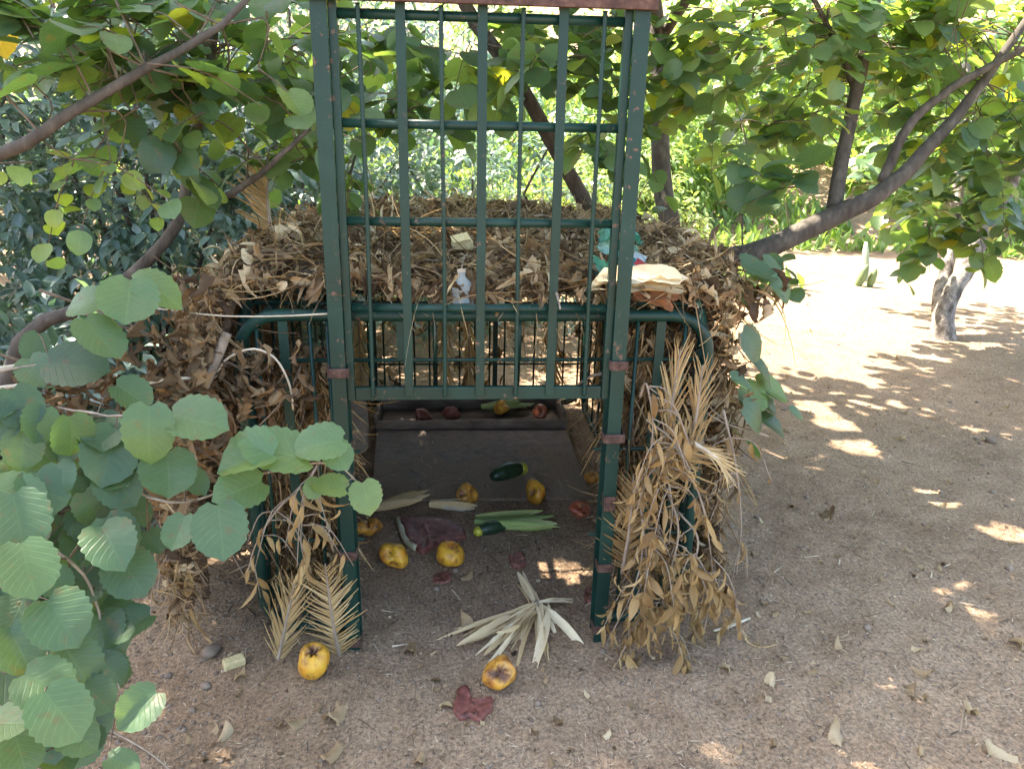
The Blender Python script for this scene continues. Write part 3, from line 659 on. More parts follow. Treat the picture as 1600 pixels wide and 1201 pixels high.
wl = [([(1010, 655, -.03), (1060, 700, -.07), (1100, 800, -.09), (1118, 930, -.07)], 20, 'longest'),
      ([(1040, 760, -.03), (1060, 830, -.09), (1040, 920, -.10), (1020, 1020, -.09)], 22, 'lowest'),
      ([(1000, 780, -.03), (1005, 850, -.08), (990, 920, -.12), (950, 1000, -.12)], 20, 'leftmost'),
      ([(1060, 800, -.03), (1090, 840, -.09), (1080, 900, -.10), (1070, 960, -.09)], 18, 'middle'),
      ([(1030, 820, -.03), (1020, 870, -.10), (985, 960, -.12), (985, 1025, -.11)], 20, 'second lowest'),
      ([(1020, 700, -.03), (1040, 740, -.07), (1050, 790, -.09), (1045, 850, -.09)], 14, 'upper'),
      ([(1070, 880, -.03), (1100, 890, -.07), (1110, 930, -.08), (1100, 985, -.08)], 16, 'rightmost low'),
      ([(1000, 620, -.01), (1010, 600, -.05), (1020, 660, -.06), (1015, 720, -.06)], 10, 'topmost')]
for path, n, w in wl: wilt('%s wilted branch of pale yellow leaves on the right front corner' % w, path, int(n*4.2), .064)
wilt('dead leafy twig dangling at the outer right side of the brush', [(1130, 640, .05), (1150, 730, .03), (1158, 820, .02), (1150, 900, .02)], 12, .06, (.1, .5))
wilt('dead leafy sprig hanging beside the far left palm frond', [(470, 760, .0), (430, 800, -.05), (400, 850, -.06), (385, 900, -.06)], 22, .07, (.2, .7), 'wilted branches on the left corner')
wilt('dead leafy sprig over the left front bars', [(500, 720, .0), (480, 760, -.04), (470, 840, -.05), (480, 890, -.05)], 20, .07, (.3, .8), 'wilted branches on the left corner')
wilt('hanging skirt of dead leaves left of the cage', [(330, 830, .1), (280, 850, .05), (255, 880, .02), (245, 930, .0)], 20, .08, (.1, .5), 'wilted branches on the left corner')

# ------------------------------------------------------------------ hazel trees
def blocked(p):
    """no foliage grows between the photographer and the cage, nor inside the cage"""
    x, y, z = p
    if np.linalg.norm(p-CAM) < 1.15: return True
    if y < .22 and -.66 < x < .72 and z < 2.0 and (z > .2): return True
    if -.75 < x < .85 and 0 < y < 2.1 and z < 1.06: return True
    return False
class Grower:
    def __init__(s, name, loc, label, leafsize, tint=(0., 1.), hang=.2, cat='tree', hi=HAZEL, lo=HAZEL_LO, mats='hazel', group=None):
        s.T = thing(name, loc, label, cat, group); s.limb_pts = []; s.tw = MB(); s.A = Leaves(hi, lo); s.size = leafsize; s.tint = tint; s.hang = hang; s.mats = mats
    def limb(s, pts, r, name='limb', mat='bark', n=22, seg=10):
        P = spline(pts, n); P = P+np.cumsum(RNG.normal(0, .003, P.shape), 0)*(np.linspace(0, 1, n)*np.linspace(1, 0, n)*4)[:, None]
        b = MB(); b.tube(P, r, seg); s.limb_pts += list(P); return b.build(name, MAT[mat], s.T, smooth=True)
    def sprig(s, p, d, L, nleaf, size=None, tint=None):
        size = size or s.size; tint = tint or s.tint
        d = nrm(d); side = nrm(cross(d, [0, 0, 1.])+rvec(.15)); q = np.array(p)+d*L+np.array([0, 0, -L*.18])
        P = spline([p, np.array(p)+d*L*.5+np.array([0, 0, .03*L]), q], 6)
        if not any(blocked(x) for x in P): s.tw.tube(P, [.0026, .0012], 4, cap=False)
        for i in range(nleaf):
            t = (.15+.85*(i+.5)/nleaf)*5; j = min(int(t), 4); b = P[j]+(P[j+1]-P[j])*(t-j)
            sg = 1 if i % 2 else -1
            dd = nrm(d*.55+side*sg*.8+np.array([0, 0, -s.hang])+rvec(.22)); nn = nrm(np.array([0, 0, 1.])+dd*s.hang*.8+rvec(.34))
            sz = size*RNG.uniform(.62, 1.15); pet = b+dd*.014
            if blocked(pet+dd*sz*.6) or blocked(pet) or in_gap(pet+dd*sz*.5, sz*.35): continue
            s.A.put(pet, dd, nn, np.array([sz*RNG.uniform(.88, 1.06), sz, sz]), RNG.uniform(*tint)**1.0)
    def fill(s, c, r, n, L=(.25, .5), nl=(5, 9), size=None, tint=None, conn=.36):
        c = np.array(c, float); r = np.array(r, float); LP = np.array(s.limb_pts)
        for _ in range(n):
            u = nrm(rvec())*RNG.random()**.4; p = c+u*r
            if blocked(p): continue
            a = LP[np.argmin(np.linalg.norm(LP-p, axis=1))]; v = p-a; dist = np.linalg.norm(v)
            d = nrm(nrm(v)*.7+rvec(.6)*np.array([1, 1, .45]))
            if .06 < dist < conn and (conn > 1 or RNG.random() < .5):
                P = spline([a, (a+p)/2+rvec(.04)+np.array([0, 0, .05]), p], 6)
                if not any(blocked(x) for x in P): s.tw.tube(P, [.0032, .0018], 4, cap=False)
            s.sprig(p, d, RNG.uniform(*L), int(RNG.integers(*nl)), size, tint)
    def done(s, n_one):
        s.tw.build('twigs', MAT['twig'], s.T, smooth=True)['kind'] = 'stuff'
        one, rest = s.A.pick(n_one); cr = s.A.joined(rest, 'crown', MAT[s.mats+'_mass'], s.T)
        if cr is None: cr = s.T
        s.A.single(one, 'leaf', MAT[s.mats+'_one'], cr); return len(s.A.L)

# left hazel: stems lean out of the lower left, foliage over the upper left and overhead
Lh = Grower('hazel_tree', (-1.75, .55, 0), 'multi-stemmed hazel at the left whose bare stem bends up past the golden frond', .10)
Lh.limb([(-1.75, .55, -.05), PD(20, 560, 2.5), PD(120, 480, 2.5), PD(200, 430, 2.5), PD(262, 365, 2.5), PD(285, 300, 2.5), PD(300, 212, 2.5), PD(330, 60, 2.45), PD(350, -160, 2.4)], [.028, .024, .02, .018, .016, .012], 'stem')
Lh.limb([PD(283, 340, 2.5), PD(370, 300, 2.45), PD(440, 250, 2.4), PD(500, 190, 2.4)], [.013, .010, .006], 'stem')
Lh.limb([(-1.85, .35, -.05), (-1.8, .3, .8), PD(-60, 290, 2.0), PD(40, 235, 1.95), PD(110, 195, 1.95), PD(230, 125, 2.0), PD(345, 50, 2.05), PD(450, -80, 2.1)], [.03, .026, .018, .015, .013, .010, .006], 'stem')
Lh.limb([(-1.7, .7, -.05), (-1.8, 1.0, 1.), (-1.5, 1.2, 2.2), (-.9, 1.5, 3.1), (-.3, 1.9, 3.6)], [.04, .035, .03, .02, .01], 'stem')
Lh.limb([(-1.8, .6, -.05), (-2.1, .9, 1.2), (-2.2, 1.2, 2.3), (-2.0, 2.0, 3.3), (-1.6, 2.8, 3.8)], [.04, .035, .03, .02, .01], 'stem')
Lh.limb([(-1.8, .3, -.05), (-1.6, -.2, 1.2), (-1.3, -.4, 2.2), (-.6, -.5, 2.9), (.2, -.2, 3.3)], [.04, .03, .025, .02, .01], 'stem')
Lh.fill(PD(120, 60, 2.0), (.30, .30, .13), 24, (.15, .32), (4, 7)); Lh.fill(PD(330, 70, 2.3), (.32, .35, .18), 34, (.15, .32), (4, 7), None, (.2, .97))
Lh.fill(PD(430, 150, 2.5), (.2, .3, .24), 28, (.15, .3), (4, 7), None, (.2, .97)); Lh.fill(PD(220, 165, 2.1), (.2, .2, .10), 12, (.12, .25), (4, 6))
Lh.fill(PD(90, 250, 2.0), (.10, .1, .03), 3, (.2, .3), (5, 7), .06, (.75, .93)); Lh.fill(PD(160, 265, 2.1), (.08, .1, .03), 3, (.15, .25), (5, 7), .065, (.7, .92))
Lh.fill((-1.3, 1.4, 3.1), (1.3, 1.2, .5), 70, (.3, .6), (7, 12), .115); Lh.fill((-2.3, 1.0, 3.1), (.9, .9, .4), 60, (.3, .6), (7, 12), .115); Lh.fill((-.4, -.3, 3.1), (.9, .7, .35), 35, (.3, .6), (7, 12), .115)  # unseen overhead foliage, added to shade the cage and left ground
Lh.done(220)

# middle hazel behind the cage, seen through the raised gate
Mh = Grower('hazel_tree', (1.28, 2.9, 0), 'hazel behind the cage with a straight trunk right of the raised gate', .115, (.1, .975))
Mh.limb([(1.30, 2.95, -.05), PD(1050, 380, 4.6), PD(1042, 300, 4.6), PD(1036, 180, 4.6), PD(1034, 80, 4.6), PD(1020, -80, 4.6), (1.0, 2.8, 3.4)], [.085, .062, .056, .052, .05, .03], 'trunk', n=26)
Mh.limb([(1.15, 2.9, -.05), PD(940, 390, 4.2), PD(915, 320, 4.0), PD(885, 270, 3.9), PD(800, 120, 3.6), PD(700, -40, 3.4), (-.3, 1.7, 3.)], [.05, .045, .04, .035, .03, .015], 'trunk')
Mh.limb([PD(1034, 60, 4.6), (.6, 2.3, 2.8), (.1, 1.5, 3.1), (-.2, .8, 3.3)], [.03, .02, .008])
Mh.limb([PD(1034, 60, 4.6), (1.6, 2.0, 2.9), (1.9, 1.2, 3.2), (1.9, .4, 3.4)], [.03, .02, .008])
for px, py, t, r, n in ((560, 60, 3.0, (.22, .3, .16), 14), (600, 140, 3.1, (.2, .3, .14), 12), (740, 60, 3.1, (.3, .4, .16), 20), (860, 110, 3.2, (.26, .35, .2), 24), (940, 200, 3.4, (.18, .3, .16), 14), (540, 250, 2.9, (.10, .2, .16), 8), (660, 60, 3.6, (.3, .3, .15), 12), (920, 50, 3.3, (.25, .3, .15), 14)):
    Mh.fill(PD(px, py, t), r, int(n*.8), (.15, .32), (4, 7))
Mh.fill((.4, 1.35, 2.62), (.85, 1.0, .14), 120, (.3, .6), (7, 12), .12); Mh.fill((.95, 2.75, 2.75), (1.0, .8, .15), 140, (.3, .6), (7, 12), .12); Mh.fill((1.5, .9, 3.3), (1.0, .8, .4), 35, (.3, .6), (7, 12), .115)  # crown parts above the view, added to keep sun off the path
Mh.done(220)

# right hazel: long limb rising to the upper right
Rh = Grower('hazel_tree', (.95, 1.75, 0), 'hazel whose thick limb rises from the right brush across the upper right', .115, (.3, .98))
Rh.limb([(.95, 1.75, -.05), PD(1085, 470, 3.7), PD(1110, 412, 3.5), PD(1190, 385, 3.4), PD(1290, 335, 3.35), PD(1380, 285, 3.3), PD(1450, 222, 3.3), PD(1530, 130, 3.3), PD(1640, -20, 3.3)], [.06, .052, .048, .046, .045, .036, .03, .022, .015], 'trunk', n=34)
Rh.limb([PD(1303, 330, 3.35), PD(1318, 230, 3.4), PD(1335, 130, 3.4), PD(1352, 60, 3.4), PD(1375, -60, 3.4), (1.6, 1.3, 2.9)], [.034, .03, .028, .024, .018, .01])
Rh.limb([PD(1335, 135, 3.4), PD(1310, 80, 3.4), PD(1280, 25, 3.4), PD(1240, -60, 3.4)], [.018, .014, .008])
Rh.limb([PD(1378, 284, 3.3), PD(1420, 200, 3.25), PD(1500, 130, 3.2), PD(1600, 78, 3.2), PD(1700, 20, 3.2)], [.024, .02, .017, .013, .008])
Rh.limb([PD(1160, 400, 3.45), PD(1163, 330, 3.4), PD(1160, 240, 3.4), PD(1150, 170, 3.4)], [.004, .003, .002], 'shoot'); Rh.limb_pts = Rh.limb_pts[:-22]
for px, py, t, r, n in ((1090, 60, 3.2, (.22, .3, .16), 22), (1200, 60, 3.3, (.3, .35, .18), 34), (1330, 40, 3.4, (.3, .35, .18), 30), (1480, 60, 3.3, (.35, .4, .22), 44), (1580, 170, 3.3, (.2, .3, .28), 30),
                        (1450, 200, 3.6, (.3, .3, .2), 24), (1250, 170, 3.5, (.3, .35, .16), 24), (1540, 330, 3.5, (.2, .25, .12), 20), (1460, 350, 3.7, (.12, .2, .12), 10), (1190, 260, 3.3, (.10, .2, .06), 6), (1130, 150, 3.4, (.15, .2, .1), 10)):
    Rh.fill(PD(px, py, t), r, int(n*.7), (.14, .3), (4, 7))
Rh.fill(PD(1240, 285, 2.9), (.14, .12, .03), 5, (.14, .22), (4, 6), .13, (.2, .5)); Rh.fill(PD(1190, 410, 3.2), (.05, .08, .06), 4, (.08, .15), (3, 5), .085, (.1, .6))
Rh.fill((2.1, 1.2, 2.75), (1.0, .9, .3), 50, (.3, .6), (7, 12), .115)
for px, py, w, tn in ((1185, 425, 60, .1), (1215, 422, 50, .3), (1222, 455, 45, .5), (1178, 540, 55, .45), (1195, 580, 55, .3), (1208, 612, 55, .85), (1176, 622, 50, .84), (1198, 632, 45, .15), (1185, 652, 55, .5), (1212, 664, 50, .12), (1172, 686, 60, .05), (1246, 645, 28, .5), (1160, 600, 40, .6), (1175, 470, 45, .5)):
    p = PY(px, py, .16+RNG.uniform(-.08, .08)); z = (p-CAM)@CF; sz = w*z/1200*1.1
    d = nrm(CR*RNG.uniform(.3, 1)+np.array([0, 0, -.35])); Rh.A.put(p-d*sz*.5, d, nrm(np.array([0, 0, 1.])+tocam(p)*.5+rvec(.2)), sz, tn)
    q = PY(1150, 560+(py-560)*.5, .3); Rh.tw.tube(spline([p-d*sz*.5, (p+q)/2+np.array([0, 0, .02]), q], 5), [.0015, .002], 4)
Rh.done(290)

# hazels further back whose lit leaves glow between the limbs
for k, (px, t, lab, rx, n) in enumerate(((1180, 10.5, 'sunlit yellow-green hazel furthest back, right of the straight trunk', 1.4, 130), (1400, 10.8, 'sunlit yellow-green hazel further back behind the right limb', 1.9, 190), (1620, 10.2, 'sunlit hazel at the far right edge behind the forked trunk', 1.5, 140))):
    c = PD(px, 80, t); bx, by = (c[0]+.4, c[1]+3.); Fh = Grower('hazel_tree', (bx, by, gz(bx, by)), lab, .15, (.35, .985))
    Fh.limb([(bx, by, gz(bx, by)-.1), c+np.array([.2, 1.4, -.1]), c+np.array([0, .2, .3]), c+np.array([-.2, 0, 1.])], [.035, .03, .02, .01], 'trunk')
    Fh.limb([c+np.array([.05, .4, .2]), c+np.array([.5, 0, 0]), c+np.array([.9, 0, .6])], [.025, .02, .01]); Fh.limb([c+np.array([.05, .4, .2]), c+np.array([-.4, 0, 0]), c+np.array([-.8, 0, .4])], [.025, .02, .01])
    Fh.fill(c+np.array([0, 0, .1]), (rx, 1., 1.0), n, (.3, .6), (6, 10)); Fh.done(80)

# unseen tall trees, added at the left to shade cage and near path
for lab, base, c, r, n in (('unseen tall tree added off to the left to shade the cage', (-4.6, 3.6), (-3.0, 3.2, 6.2), (2.0, 1.8, .95), 400),
                           ('second unseen tall tree added further back on the left for shade', (-6.6, 6.2), (-5.4, 6.2, 6.6), (2.4, 2.6, 1.2), 210)):
    c = np.array(c); Tt = Grower('unseen_shade_tree', (base[0], base[1], gz(*base)), lab, .14, (.1, .9))
    Tt.limb([(base[0], base[1], gz(*base)-.1), ((base[0]*2+c[0])/3, (base[1]*2+c[1])/3, 3.), c+np.array([-.6, 0, -.6]), c+np.array([.2, 0, .5])], [.14, .11, .08, .03], 'trunk')
    for a in range(6):
        e = c+np.array([math.cos(a*1.05)*r[0]*.7, math.sin(a*1.05)*r[1]*.7, .2]); Tt.limb([c+np.array([-.6, 0, -.6]), (c+e)/2+np.array([-.2, 0, .1]), e], [.05, .03, .012])
    Tt.fill(c, r, n, (.35, .7), (8, 13), .15, conn=1.2); Tt.done(0)

# forked pale trunk on the path at the right
B = on_ground(1476, 528); t0 = float((B-CAM)@CF)
Fk = Grower('forked_tree', B, 'pale cracked trunk forking low on the sunny path at the right', .12, (.0, .85))
Fk.limb([B+np.array([0, 0, -.06]), PD(1474, 500, t0), PD(1482, 470, t0), PD(1505, 430, t0), PD(1535, 375, t0), PD(1575, 300, t0+.1), PD(1620, 180, t0+.2), PD(1660, 20, t0+.2)], [.10, .076, .070, .066, .062, .055, .045, .03], 'trunk', 'bark_rough', 30, 14)
Fk.limb([PD(1468, 505, t0+.02), PD(1468, 455, t0+.06), PD(1482, 400, t0+.1), PD(1500, 250, t0+.2), PD(1510, 100, t0+.3)], [.055, .052, .048, .042, .03], 'trunk', 'bark_rough', 20, 12)
Fk.fill(PD(1450, 300, t0-.5), (.35, .4, .2), 30, (.2, .35), (5, 8)); Fk.fill(PD(1580, 230, t0-.3), (.5, .5, .35), 50, (.2, .4), (5, 8)); Fk.fill(PD(1530, 180, t0), (.9, .9, .5), 80, (.25, .5), (6, 9))
Fk.fill(PD(1450, 20, t0)+np.array([.5, -.6, .7]), (1.9, 1.3, .7), 230, (.3, .6), (7, 11), .13); Fk.fill((2.3, 3.5, 3.1), (1.1, .7, .3), 140, (.3, .6), (7, 11), .13); Fk.done(120)  # high fills out of view, added to shade the right of the path

# ------------------------------------------------------------------ foreground hazel shoots, lower left
FL = [(200, 475, 80, 90, .62, 1.65), (123, 473, 62, 170, .6, 1.65), (243, 443, 72, 10, .66, 1.7), (160, 533, 80, 60, .3, 1.6), (53, 543, 46, 100, .05, 1.7), (57, 583, 55, 60, .35, 1.65), (127, 573, 88, 10, .02, 1.65), (213, 617, 60, 20, .2, 1.6),
      (230, 680, 86, 95, .5, 1.45), (170, 713, 82, 110, .28, 1.5), (263, 747, 80, 85, .4, 1.5), (317, 657, 88, 5, .64, 1.5), (100, 710, 60, 100, .86, 1.55), (37, 677, 42, 80, .8, 1.55), (57, 727, 42, 80, .1, 1.6), (30, 777, 78, 20, .62, 1.4), (147, 777, 58, 80, .3, 1.55), (307, 753, 42, 60, .35, 1.55),
      (28, 815, 88, 80, .3, 1.35), (45, 892, 88, 80, .45, 1.3), (88, 913, 50, 60, .2, 1.38), (175, 850, 86, 65, .42, 1.4), (203, 896, 70, 60, .33, 1.45), (123, 850, 52, 90, .1, 1.5), (137, 920, 66, 80, .08, 1.45), (21, 966, 62, 100, .1, 1.35), (98, 973, 84, 60, .4, 1.33), (161, 990, 66, 80, .1, 1.42),
      (32, 1018, 78, 70, .38, 1.32), (123, 1039, 70, 60, .3, 1.36), (175, 1046, 52, 40, .12, 1.4), (77, 1071, 80, 20, .55, 1.28), (154, 1089, 60, 50, .3, 1.36), (98, 1117, 86, 55, .62, 1.25), (21, 1131, 72, 20, .64, 1.24), (119, 1145, 68, 30, .36, 1.32), (31, 1173, 66, 70, .25, 1.3), (214, 1110, 66, 130, .5, 1.33), (193, 1192, 46, 20, .45, 1.3),
      (280, 833, 52, 95, .5, 1.45), (344, 829, 80, 80, .48, 1.45), (147, 796, 56, 60, .22, 1.5), (7, 1078, 50, 80, .1, 1.35), (70, 840, 60, 90, .05, 1.5), (60, 1120, 60, 90, .1, 1.42), (10, 900, 60, 100, .05, 1.45), (150, 950, 50, 70, .05, 1.55), (60, 960, 60, 80, .05, 1.5), (215, 800, 48, 60, .12, 1.6), (240, 850, 45, 80, .1, 1.6),
      (376, 716, 92, 165, .68, 1.5), (372, 766, 72, 150, .66, 1.5), (430, 705, 96, 175, .70, 1.52), (495, 692, 72, 160, .72, 1.54), (530, 712, 52, 60, .74, 1.56), (514, 757, 48, 175, .82, 1.56), (488, 765, 34, 110, .8, 1.57), (573, 778, 50, 85, .83, 1.58)]
Fb = Grower('hazel_shoots', (-1.35, -.25, 0), 'leafy hazel shoots with big round leaves hanging in the lower left foreground', .10, cat='shrub')
root = np.array([-1.35, -.25, -.03])
for path, r in (([root, np.array([-1.3, -.25, .7]), PD(-40, 600, 1.6), PD(60, 560, 1.65), PD(170, 500, 1.68), PD(235, 455, 1.7)], [.004, .0035, .003, .002]),
                ([root, PD(-60, 900, 1.45), PD(20, 740, 1.5), PD(130, 720, 1.52), PD(250, 790, 1.5), PD(330, 785, 1.5), PD(430, 738, 1.54), PD(520, 722, 1.57), PD(572, 765, 1.58)], [.004, .0035, .003, .002, .0015]),
                ([root, PD(-70, 880, 1.42), PD(30, 840, 1.42), PD(100, 860, 1.43), PD(150, 920, 1.43), PD(170, 1020, 1.42), PD(190, 1090, 1.36)], [.0035, .003, .0018]),
                ([root, PD(-40, 940, 1.38), PD(20, 930, 1.36), PD(60, 1000, 1.36), PD(80, 1080, 1.33), PD(60, 1180, 1.32)], [.0035, .003, .0018]),
                ([root, PD(-40, 760, 1.48), PD(60, 660, 1.52), PD(180, 660, 1.5), PD(300, 650, 1.52)], [.0035, .003, .0018])):
    Fb.limb([q-tocam(q)*.03 for q in path], r, 'stem', 'stick', 26, 7)
LPb = np.array(Fb.limb_pts)
for px, py, w, ang, tn, t in FL:
    p = PD(px, py, t); sz = w*t/1200*1.1; flat = w > 0 and ang in (5, 10, 20, 165, 170, 175)
    n = nrm(tocam(p)*(.45 if flat else .8)+np.array([0, 0, .75 if flat else .45])+rvec(.14))
    d = CR*math.cos(rad(ang))-CU*math.sin(rad(ang)); d = nrm(d-n*(d@n)+rvec(.06)); b0 = p-d*sz*.5
    Fb.A.put(b0, d, n, np.array([sz*RNG.uniform(.86, 1.1), sz*RNG.uniform(.94, 1.08), sz*RNG.uniform(.4, 1.6)]), tn)
    q = LPb[np.argmin(np.linalg.norm(LPb-b0, axis=1))]
    Fb.tw.tube(spline([b0, (b0+q)/2+np.array([0, 0, .012])-tocam(p)*.015, q], 6), [.0013, .0018], 4, cap=False)
for _ in range(85):          # smaller leaves deeper in the shoots
    px, py = RNG.uniform(-30, 215), RNG.uniform(640, 1190); px *= 1-.25*abs(py-900)/300; t = RNG.uniform(1.42, 1.62); p = PD(px, py, t); sz = RNG.uniform(38, 66)*t/1200*1.2; a = RNG.uniform(30, 140)
    n = nrm(tocam(p)*.7+np.array([0, 0, .5])+rvec(.3)); d = CR*math.cos(rad(a))-CU*math.sin(rad(a)); d = nrm(d-n*(d@n)); b0 = p-d*sz*.5; Fb.A.put(b0, d, n, sz, RNG.uniform(0, .45))
    q = LPb[np.argmin(np.linalg.norm(LPb-b0, axis=1))]; Fb.tw.tube(spline([b0, (b0+q)/2-tocam(p)*.02, q], 5), [.0012, .0016], 4, cap=False)
Fb.done(200)

# ------------------------------------------------------------------ dark shrubs behind, left and centre
def shrub(label, c, r, n_sprig, n_one, leaf=.088, tint=(0., .9), mats='shrub', nst=7, group='shrubs behind the cage', droop=.35):
    c = np.array(c, float); r = np.array(r, float); z0 = gz(c[0], c[1]); T = thing('leafy_shrub', (c[0], c[1], z0), label, 'shrub', group)
    A = Leaves(LANCE, LANCE_LO); b = MB(); stems = []
    for i in range(nst):
        a = RNG.uniform(0, 6.28); e = c+np.array([math.cos(a)*r[0]*.7, math.sin(a)*r[1]*.7, RNG.uniform(-.2, .8)*r[2]])
        P = spline([(c[0]+.1*math.cos(a), c[1]+.1*math.sin(a), z0-.03), (c+e)/2-np.array([0, 0, r[2]*.3]), e], 8); st = MB(); st.tube(P, [.018, .006], 6); st.build('stem', MAT['bark'], T, smooth=True); stems += list(P)
    S = np.array(stems)
    for _ in range(n_sprig):
        u = nrm(rvec()); rr = RNG.uniform(.55, 1.02)*(1+.22*math.sin(u[0]*7+u[2]*5+c[0])); p = c+u*r*rr
        if p[2] < gz(p[0], p[1])+.03 or blocked(p): continue
        d = nrm(u*.7+rvec(.45)); L = leaf*RNG.uniform(2., 3.2); side = nrm(cross(d, [0, 0, 1.])+rvec(.2))
        if RNG.random() < .25: b.tube([p-d*.05, p+d*L], [.002, .001], 4, cap=False)
        tn = RNG.uniform(*tint); k = int(RNG.integers(4, 8))
        for i in range(k):
            sg = 1 if i % 2 else -1; q = p+d*L*(i//2+.3)/(k/2+.5); last = i == k-1
            dd = d if last else nrm(d*.6+side*sg*.8+np.array([0, 0, -droop])+rvec(.15))
            A.put(q, dd, nrm(np.array([0, 0, 1.])-CF*.15+rvec(.35)), leaf*RNG.uniform(.75, 1.2)*np.array([1.15, 1, 1]), np.clip(tn+RNG.normal(0, .08), 0, 1))
    b.build('twigs', MAT['twig'], T)['kind'] = 'stuff'
    one, rest = A.pick(n_one); f = A.joined(rest, 'foliage', MAT[mats+'_mass'], T); A.single(one, 'leaf', MAT[mats+'_one'], f)
shrub('dark blue-green shrub at the far left edge behind the hazel stem', (-2.75, 2.1, 1.15), (.9, .8, 1.5), 1000, 150)
shrub('dark blue-green shrub filling the left behind the bent hazel stem', (-1.65, 2.4, .85), (.8, .7, 1.05), 1200, 200)
shrub('shaded shrub just left of the golden frond behind the cage', (-.95, 3.1, .8), (.75, .7, .9), 700, 150)
shrub('tall dark shrub rising at the back left', (-3.1, 3.6, 1.7), (1.4, 1.0, 2.3), 1300, 100)
shrub('large dark shrub at the back behind the left hazel leaves', (-1.3, 4.8, 1.7), (1.5, 1.0, 2.1), 1300, 100, tint=(0., 1.))
shrub('half lit green shrub seen through the gate bars', (.1, 3.9, .75), (.95, .7, .95), 900, 200, .075, (.3, 1.))
shrub('sunlit green shrub behind the straight trunk', (1.35, 5.5, .6), (.9, .8, .85), 700, 60, .075, (.75, 1.), 'grass')
shrub('tall shrub closing the view above the gate', (-.6, 7.0, 1.5), (1.5, 1.0, 1.8), 1000, 60, .09, (.4, 1.))
shrub('dark shrub closing the view at the far back left', (-3.2, 6.4, 1.8), (1.9, 1.0, 2.4), 1300, 40, .11)
shrub('tall green shrub far behind the upper left hazel leaves', (-3.4, 8.6, 3.0), (2.8, 1.1, 2.6), 1000, 30, .15, (.2, 1.))
shrub('low dark bush under the left hazel shoots', (-1.75, .95, .3), (.55, .5, .5), 420, 100)

# ------------------------------------------------------------------ sunny bank behind
A = Leaves(LANCE, LANCE_LO)
for _ in range(40000):
    x = RNG.uniform(-6, 16); y = RNG.uniform(5.0, 17)
    if y < 7 and not (2.2+.3*(y-5) < x < 5.2+.9*(y-5)): continue
    if vn(x*.7, y*.7, 31) < (.42 if y < 7.2 else .16): continue
    p = np.array([x, y, gz(x, y)]); s = RNG.uniform(.10, .28)*(1+.04*(y-6))
    A.put(p, nrm(np.array([0, 0, 1.])+rvec(.5)), rvec(), np.array([s*.8, s, s]), np.clip(RNG.normal(.55, .25), 0, 1))
o = A.joined(A.L, 'bank_grass', MAT['grass_mass'], None); tag(o, 'pale sunlit grass and weeds covering the bank', 'grass', kind='stuff')
for k, (x, y, r, h, lab) in enumerate(((3.3, 9.6, .9, .7, 'sunlit pale bush low on the bank, nearest the straight trunk'), (4.9, 11.0, 1.3, 1.0, 'sunlit pale bush on the bank under the rising limb'), (2.2, 11.5, 1.3, 1.1, 'sunlit bush on the bank behind the gate top'), (7.2, 12.0, 1.5, 1.2, 'sunlit bush on the bank above the cactus'),
                                      (9.5, 12.5, 1.8, 1.3, 'sunlit bush on the bank at the far right'), (4.5, 14.5, 2.0, 1.8, 'tall sunlit bush on top of the bank'), (-.5, 13.5, 2.2, 2.0, 'tall sunlit bush on the bank behind the gate'))):
    shrub(lab, (x, y, gz(x, y)+h*.6), (r, r, h), 520, 0, .15, (.1, 1.), 'grass', 4, 'bushes on the sunny bank')

# cactus on the bank foot
MAT['cactus'] = noise_mat('cactus_skin', [(.3, (.11, .16, .07)), (.7, (.18, .24, .11))], 12, 4, .6, .3)
MAT['cactus_pale'] = noise_mat('column_cactus_skin', [(.3, (.22, .27, .17)), (.7, (.32, .36, .25))], 12, 4, .6, .3)
Bc = on_ground(1352, 448); tc_ = float((Bc-CAM)@CF); T = thing('prickly_pear', Bc, 'small prickly pear with two upright pads at the foot of the bank', 'cactus')
for px, py, w, h, a in ((1347, 432, 7, 20, .3), (1363, 435, 6, 17, .2)):
    p = PD(px, py, tc_); s = tc_/1200; o = lump('pad', (0, 0, 0), (w*s, .04, h*s), MAT['cactus'], T, 5, .03); o.matrix_basis = Matrix.Translation(Vector(p)) @ Matrix.Rotation(a, 4, 'Y')
Bc2 = on_ground(1352, 440); p1 = PD(1353, 378, float((Bc2-CAM)@CF)); b = MB()
for k in range(8):
    a = k*math.pi/4; pass
P = spline([Bc2-np.array([0, 0, .05]), (Bc2+p1)/2, p1], 10); b.tube(P, [.034, .036, .036, .034, .014], 10); o = b.build('column_cactus', MAT['cactus_pale'], smooth=True); tag(o, 'slim pale column cactus standing just behind the prickly pear', 'cactus')

